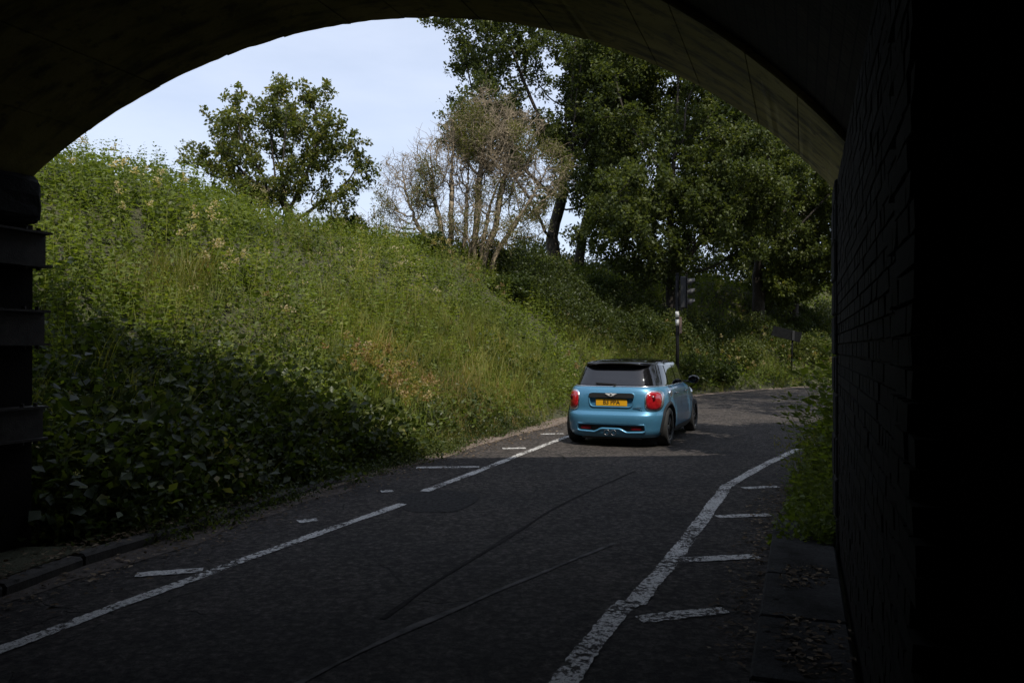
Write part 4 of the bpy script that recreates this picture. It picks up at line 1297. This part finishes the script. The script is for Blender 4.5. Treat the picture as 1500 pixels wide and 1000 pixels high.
BODY, CABIN, ROOF = smooth_table(BODY), smooth_table(CABIN), smooth_table(ROOF)
WX = (-1.335, 1.232); WZ = .312; WR = .312
def prism_yz(pts, x0, x1):
    bm = bmesh.new(); a = [bm.verts.new((x0, y, z)) for y, z in pts]; b = [bm.verts.new((x1, y, z)) for y, z in pts]
    n = len(pts)
    for k in range(n):
        bm.faces.new((a[k], a[(k + 1) % n], b[(k + 1) % n], b[k]))
    bm.faces.new(a[::-1]); bm.faces.new(b)
    bmesh.ops.recalc_face_normals(bm, faces=bm.faces[:])
    return bm
def rounded(pts, r, n=5):
    out = []; m = len(pts)
    for i in range(m):
        p, q, s = Vector(pts[i - 1]), Vector(pts[i]), Vector(pts[(i + 1) % m])
        d1, d2 = (p - q), (s - q); rr = min(r, d1.length * .45, d2.length * .45)
        a, b = q + d1.normalized() * rr, q + d2.normalized() * rr
        for k in range(n + 1):
            f = k / n; out.append(tuple((1 - f) ** 2 * a + 2 * f * (1 - f) * q + f * f * b))
    return out
RECESS = rounded([(-.345, .655), (.345, .655), (.385, .87), (-.385, .87)], .07)
SLOT = rounded([(-.56, .385), (.56, .385), (.575, .27), (.53, .245), (.26, .235), (.15, .292), (-.15, .292), (-.26, .235), (-.53, .245), (-.575, .27)], .03)
def boolean(target, cutters):
    tmp = []
    for bm in cutters:
        me = bpy.data.meshes.new('cutter'); bm.to_mesh(me); bm.free()
        o = bpy.data.objects.new('cutter', me); col.objects.link(o); tmp.append(o)
        m = target.modifiers.new('b', 'BOOLEAN'); m.object = o; m.operation = 'DIFFERENCE'; m.solver = 'EXACT'
    dg = bpy.context.evaluated_depsgraph_get()
    me = bpy.data.meshes.new_from_object(target.evaluated_get(dg))
    target.modifiers.clear(); old = target.data; target.data = me
    bpy.data.meshes.remove(old)
    for o in tmp:
        md = o.data; bpy.data.objects.remove(o); bpy.data.meshes.remove(md)
bm = loft(BODY, BODY[:, 0])
bmesh.ops.recalc_face_normals(bm, faces=bm.faces[:])
me = bpy.data.meshes.new('body'); bm.to_mesh(me); bm.free(); me.materials.append(M['carblue'])
body = link(bpy.data.objects.new('body', me))
cut = []
for wx in WX:
    for s in (-1, 1):
        b_ = bmesh.new(); add_cyl(b_, (wx, s * .52, WZ + .01), (wx, s * 1.1, WZ + .01), .352, seg=48); cut.append(b_)
cut.append(prism_yz(RECESS, -2.2, -1.893)); cut.append(prism_yz(SLOT, -2.2, -1.925))
boolean(body, cut)
body.data.polygons.foreach_set('use_smooth', [True] * len(body.data.polygons))
try:
    body.data.set_sharp_from_angle(angle=R(38))
except Exception:
    pass
body.parent = car
def car_bm(name, bm, mat, parent=car, smooth=True):
    return bm_obj(name, bm, M[mat], parent, smooth)
cabin = car_bm('cabin_shell', loft(CABIN, CABIN[:, 0]), 'gloss')
car_bm('roof', loft(ROOF, ROOF[:, 0]), 'gloss')
# chrome belt line
bm = bmesh.new(); n = 120
rows = [[bm.verts.new(((-.3 + (p[0] + .3) * s_), p[1] * s_, z_)) for p in outline(BODY, .972, n)] for z_, s_ in ((.966, .995), (.972, 1.006), (.982, 1.004), (.986, .985))]
for a, b in zip(rows[:-1], rows[1:]):
    for k in range(n):
        bm.faces.new((a[k], a[(k + 1) % n], b[(k + 1) % n], b[k]))
car_bm('belt_trim', bm, 'chrome', body)
def patch(name, fn, us, vs, mat, parent, nu=14, nv=8):
    """fn(u, v) -> point; us(v) -> (u0, u1)"""
    bm = bmesh.new(); g = []
    for j in range(nv + 1):
        v = vs[0] + (vs[1] - vs[0]) * j / nv; u0, u1 = us(v)
        g.append([bm.verts.new(fn(u0 + (u1 - u0) * i / nu, v)) for i in range(nu + 1)])
    for j in range(nv):
        for i in range(nu):
            bm.faces.new((g[j][i], g[j][i + 1], g[j + 1][i + 1], g[j + 1][i]))
    return car_bm(name, bm, mat, parent)
# rear window
patch('rear_window', lambda y, z: (rear_x(CABIN, y, z) - .008, y, z), lambda z: (-(.585 - .10 * (z - 1.0) / .3), (.585 - .10 * (z - 1.0) / .3)), (1.000, 1.318), 'glass', cabin, 24, 10)
for s in (-1, 1):
    def sf(x, z, s=s): return (x, s * (side_y(CABIN, x, z) + .007), z)
    for (a0, a1, b0, b1) in ((-.30, -.30, .76, .40), (-1.02, -.97, -.36, -.36), (-1.40, -1.27, -1.09, -1.04)):
        patch('side_window', sf, lambda z, a0=a0, a1=a1, b0=b0, b1=b1: (a0 + ((a1 - a0) * 0 if a0 == -.30 else (a1 - a0) * (z - .995) / .32), b0 + (b1 - b0) * (z - .995) / .32), (.995, 1.315), 'glass', cabin, 10, 8)
patch('windscreen', lambda y, z: (0, y, z), lambda z: (0, 0.001), (1.0, 1.001), 'glass', cabin, 1, 1) if False else None
def front_x(y, z):
    xr, xf, w = tab(CABIN, z); u = min(1, abs(y) / w); return -.3 + (xf + .3) * (1 - u ** 6) ** (1 / 6)
patch('windscreen', lambda y, z: (front_x(y, z) + .008, y, z), lambda z: (-.6, .6), (1.0, 1.315), 'glass', cabin, 24, 8)
# roof spoiler lip and aerial
bm = bmesh.new(); g = []
for y in np.linspace(-.55, .55, 21):
    x = rear_x(ROOF, y, 1.350); dz = -.034 * abs(y / .55) ** 2.6
    g.append([bm.verts.new((x - .05, y, 1.338 + dz)), bm.verts.new((x - .055, y, 1.348 + dz)), bm.verts.new((x + .12, y, 1.386 + dz * 1.2)), bm.verts.new((x + .10, y, 1.330 + dz))])
for a, b in zip(g[:-1], g[1:]):
    for k in range(4):
        bm.faces.new((a[k], a[(k + 1) % 4], b[(k + 1) % 4], b[k]))
bm.faces.new(g[0]); bm.faces.new(g[-1][::-1])
car_bm('spoiler', bm, 'gloss', car, False)
bm = bmesh.new(); add_cyl(bm, (-1.25, 0, 1.41), (-1.36, 0, 1.50), .006, .003, 8); car_bm('aerial', bm, 'plastic')
# tail lights
def blob(cy, cz, hy, hz, ex, off, bulge, n=40, m=6):
    bm = bmesh.new(); rows = []
    for j in range(m + 1):
        f = 1 - j / m * .999; row = []
        for k in range(n):
            a = 2 * math.pi * k / n
            y = cy + hy * f * math.copysign(abs(math.cos(a)) ** (2 / ex), math.cos(a)); z = cz + hz * f * math.copysign(abs(math.sin(a)) ** (2 / ex), math.sin(a))
            row.append(bm.verts.new((rear_x(BODY, y, z) - off - bulge * (1 - f ** 3), y, z)))
        rows.append(row)
    base = [bm.verts.new((v.co.x + .05, v.co.y, v.co.z)) for v in rows[0]]
    rows.insert(0, base)
    for a, b in zip(rows[:-1], rows[1:]):
        for k in range(n):
            bm.faces.new((a[k], a[(k + 1) % n], b[(k + 1) % n], b[k]))
    bm.faces.new(rows[-1])
    return bm
for s in (-1, 1):
    tl = car_bm('tail_light', blob(s * .672, .755, .104, .142, 3.2, .022, .030), 'lens')
    car_bm('chrome_surround', blob(s * .672, .755, .126, .165, 3.2, .010, .006), 'chrome', tl)
    bm = bmesh.new(); add_cyl(bm, (rear_x(BODY, s * .66, .80) - .051, s * .66, .80), (rear_x(BODY, s * .66, .80) - .02, s * .66, .80), .05, seg=20); car_bm('lamp_reflector', bm, 'reflector', tl)
# tailgate handle band, emblem, plate
xb = -1.893
bm = bmesh.new()
pts = rounded([(-.375, .800), (.375, .800), (.372, .868), (-.372, .868)], .035)
car_bm('tailgate_handle', (lambda b_: b_)(prism_yz(pts, -1.935, -1.88)), 'plastic', car, False)
em = empty('emblem', (0, 0, 0)); em.parent = car
bm = bmesh.new(); add_cyl(bm, (-1.934, 0, .846), (-1.948, 0, .846), .028, seg=24); car_bm('disc', bm, 'badge', em, False)
bm = bmesh.new(); add_cyl(bm, (-1.9475, 0, .846), (-1.9505, 0, .846), .017, seg=24); car_bm('disc_centre', bm, 'plastic', em, False)
for s in (-1, 1):
    for k in range(3):
        z0 = .868 - k * .013
        pts = [(s * .020, z0), (s * (.098 - .022 * k), z0 + .002), (s * (.086 - .022 * k), z0 - .011), (s * .022, z0 - .0115)]
        car_bm('wing', prism_yz(pts, -1.947, -1.934), 'badge', em, False)
pl = box_obj('number_plate', (-1.908, 0, .722), (.010, .520, .111), M['plate'], car, None, .003)
def text_mesh(name, s, size, loc, mat, parent, ext=.0015):
    cu = bpy.data.curves.new(name, 'FONT'); cu.body = s; cu.size = size; cu.align_x = 'CENTER'; cu.align_y = 'CENTER'; cu.extrude = ext; cu.offset = .0015
    tmp = bpy.data.objects.new('tmp', cu); col.objects.link(tmp)
    dg = bpy.context.evaluated_depsgraph_get()
    me = bpy.data.meshes.new_from_object(tmp.evaluated_get(dg)); bpy.data.objects.remove(tmp)
    me.materials.clear(); me.materials.append(M[mat])
    o = link(bpy.data.objects.new(name, me), parent)
    o.location = loc; o.rotation_euler = (R(90), 0, R(-90))     # faces -x
    return o
tx = text_mesh('plate_lettering', 'B3 PPA', .105, (-1.9142, 0, .722), 'plate_ink', pl); tx.scale = (.88, 1, 1)
text_mesh('model_badge', 'COOPER S', .034, (-1.9395, -.44, .640), 'chrome', car)
# wiper
bm = bmesh.new(); add_box(bm, (rear_x(CABIN, .1, 1.02) - .025, .12, 1.018), (.014, .34, .022), Matrix.Rotation(R(3), 3, 'X')); add_cyl(bm, (rear_x(CABIN, 0, 1.0) - .01, -.03, 1.0), (rear_x(CABIN, 0, 1.0) - .045, -.03, 1.0), .022, seg=14)
car_bm('rear_wiper', bm, 'plastic', car, False)
# lower grille insert, lip, reflectors, exhausts
car_bm('bumper_insert', prism_yz([(y * .995, z) for y, z in SLOT], -1.932, -1.90), 'plastic', car, False)
def lip(SH, name, wide):
    bm = bmesh.new(); m = len(SH); ring = []
    for i in range(m):
        y, z = SH[i]; x = rear_x(BODY, y, z)
        y2, z2 = SH[(i + 1) % m]; y1, z1 = SH[i - 1]
        t_ = Vector((y2 - y1, z2 - z1)).normalized(); nn = Vector((t_.y, -t_.x))
        if nn.dot(Vector((y, z - sum(q[1] for q in SH) / m))) < 0 and name == 'plate_recess_lip':
            nn = -nn
        ring.append([bm.verts.new((x + dx, y + nn.x * dn, z + nn.y * dn)) for dx, dn in ((.02, -.006), (-.010, -.003), (-.016, .006 * wide), (-.010, .014 * wide), (.006, .022 * wide))])
    for i in range(m):
        a, b = ring[i], ring[(i + 1) % m]
        for k in range(4):
            bm.faces.new((a[k], a[k + 1], b[k + 1], b[k]))
    return car_bm(name, bm, 'carblue', body)
lip(SLOT, 'bumper_lip', 1.25)
lip(RECESS, 'plate_recess_lip', 1.0)

for s in (-1, 1):
    car_bm('reflector', prism_yz(rounded([(s * .33, .29), (s * .50, .29), (s * .50, .345), (s * .33, .345)], .02), -1.950, -1.93), 'reflector', car, False)
    bm = bmesh.new()
    for r_a, r_b, x_ in ((.048, .048, 0),):
        n = 24; rows = []
        for (x, r_) in ((-1.86, .047), (-2.005, .047), (-2.008, .043), (-2.0, .039), (-1.90, .039)):
            rows.append([bm.verts.new((x, s * .056 + r_ * math.cos(2 * math.pi * k / n), .245 + r_ * math.sin(2 * math.pi * k / n))) for k in range(n)])
        for a, b in zip(rows[:-1], rows[1:]):
            for k in range(n):
                bm.faces.new((a[k], a[(k + 1) % n], b[(k + 1) % n], b[k]))
    ex_ = car_bm('exhaust_tip', bm, 'darkchrome')
    bm = bmesh.new(); add_cyl(bm, (-1.90, s * .056, .245), (-1.88, s * .056, .245), .0385, seg=20); car_bm('exhaust_bore', bm, 'plastic', ex_, False)
car_bm('diffuser', prism_yz(rounded([(-.50, .135), (.50, .135), (.46, .18), (-.46, .18)], .02), -1.90, -1.6), 'plastic', car, False)
box_obj('underbody', (-.05, 0, .20), (3.3, 1.30, .10), M['plastic'], car)
# sills and wheel-arch cladding
for s in (-1, 1):
    patch('sill', lambda x, z, s=s: (x, s * (side_y(BODY, x, z) + .010), z), lambda z: (-.98, .88), (.175, .285), 'plastic', car, 16, 5)
    for wx in WX:
        bm = bmesh.new(); rows = []; n = 36
        for k in range(n + 1):
            a = R(-12) + R(204) * k / n
            row = []
            for rr, off in ((.345, -.06), (.345, .016), (.375, .018), (.405, .004)):
                x = wx + rr * math.cos(a); z = WZ + .01 + rr * math.sin(a); zc = min(max(z, .18), .95)
                row.append(bm.verts.new((x, s * (side_y(BODY, x, zc) + off), z)))
            rows.append(row)
        for a, b in zip(rows[:-1], rows[1:]):
            for k in range(3):
                bm.faces.new((a[k], a[k + 1], b[k + 1], b[k]))
        car_bm('wheel_arch_trim', bm, 'plastic')
# doors: handles, shut lines, mirror, filler cap
for s in (-1, 1):
    def sy(x, z): return s * side_y(BODY, x, z)
    for hx in (-.82, .08):
        bm = bmesh.new(); add_box(bm, (hx, sy(hx, .845) + s * .022, .845), (.20, .020, .026), None, .008); add_box(bm, (hx - .07, sy(hx, .845) + s * .008, .845), (.03, .03, .022)); add_box(bm, (hx + .07, sy(hx, .845) + s * .008, .845), (.03, .03, .022))
        car_bm('door_handle', bm, 'chrome', car, False)
    for lx in (-.96, -.34, .62):
        patch('door_gap', lambda u, z, s=s, lx=lx: (lx + u, s * (side_y(BODY, lx + u, z) + .0015), z), lambda z: (-.004, .004), (.29, .955), 'plastic', body, 1, 10)
    m_ = bmesh.new(); bmesh.ops.create_uvsphere(m_, u_segments=20, v_segments=12, radius=1.0)
    for v in m_.verts:
        x, y, z = v.co; v.co = Vector((.60 + (.115 if x > 0 else .06) * x, s * (.915 + .105 * y), 1.025 + .078 * z))
    mir = car_bm('door_mirror', m_, 'gloss')
    bm = bmesh.new(); add_box(bm, (.60, s * .80, .985), (.07, .14, .03), None, .01); car_bm('mirror_foot', bm, 'plastic', mir, False)
    bm = bmesh.new(); add_cyl(bm, (.538, s * .915, 1.025), (.533, s * .915, 1.025), .062, seg=20); car_bm('mirror_glass', bm, 'glass', mir, False)
bm = bmesh.new(); yv = -side_y(BODY, -1.30, .84)
add_cyl(bm, (-1.22, yv + .02, .845), (-1.225, yv - .014, .845), .062, .056, 28); fc = car_bm('filler_cap', bm, 'chrome', car, False)
# headlights (front, out of sight)
for s in (-1, 1):
    m_ = bmesh.new(); bmesh.ops.create_uvsphere(m_, u_segments=18, v_segments=10, radius=1.0)
    for v in m_.verts:
        v.co = Vector((1.62 + .10 * v.co.x, s * .60 + .13 * v.co.y, .72 + .13 * v.co.z))
    car_bm('headlight', m_, 'chrome')
# wheels
def wheel():
    root = empty('wheel', (0, 0, 0))
    prof = [(.205, -.095), (.255, -.103), (.292, -.100), (.309, -.080), (.312, -.04), (.312, .04), (.309, .080), (.292, .100), (.255, .103), (.220, .098), (.205, .088)]
    bm = bmesh.new(); n = 48; rows = [[bm.verts.new((r_ * math.cos(2 * math.pi * k / n), y, r_ * math.sin(2 * math.pi * k / n))) for k in range(n)] for r_, y in prof]
    for i in range(len(rows)):
        a, b = rows[i], rows[(i + 1) % len(rows)]
        for k in range(n):
            bm.faces.new((a[k], a[(k + 1) % n], b[(k + 1) % n], b[k]))
    bm_obj('tyre', bm, M['rubber'], root, True)
    bm = bmesh.new(); prof = [(.225, .096), (.218, .100), (.208, .092), (.198, .03), (.198, -.09)]
    rows = [[bm.verts.new((r_ * math.cos(2 * math.pi * k / n), y, r_ * math.sin(2 * math.pi * k / n))) for k in range(n)] for r_, y in prof]
    for a, b in zip(rows[:-1], rows[1:]):
        for k in range(n):
            bm.faces.new((a[k], a[(k + 1) % n], b[(k + 1) % n], b[k]))
    bm.faces.new(rows[-1])
    rim = bm_obj('rim', bm, M['rim'], root, True)
    for k in range(5):
        for da in (-.16, .16):
            a = 2 * math.pi * k / 5 + da
            bm = bmesh.new(); add_box(bm, (.125, .070, 0), (.185, .022, .026), Matrix.Rotation(-.08, 3, 'Z'), .005)
            bmesh.ops.rotate(bm, verts=bm.verts[:], cent=(0, 0, 0), matrix=Matrix.Rotation(a, 3, 'Y'))
            bm_obj('spoke', bm, M['rim'], rim)
    bm = bmesh.new(); add_cyl(bm, (0, .05, 0), (0, .086, 0), .052, .040, 20); bm_obj('hub', bm, M['rim'], rim)
    return root
def copy_tree(o, parent):
    c = o.copy(); col.objects.link(c); c.parent = parent
    for ch in list(o.children):
        copy_tree(ch, c)
    return c
w0 = wheel(); first = True
for wx in WX:
    for s in (-1, 1):
        w_ = w0 if first else None
        if not first:
            w_ = copy_tree(w0, car)
        w_.parent = car; first = False
        w_.location = (wx, s * (.748), WZ)
        w_.rotation_euler = (0, random.uniform(0, 1), 0 if s > 0 else math.pi)
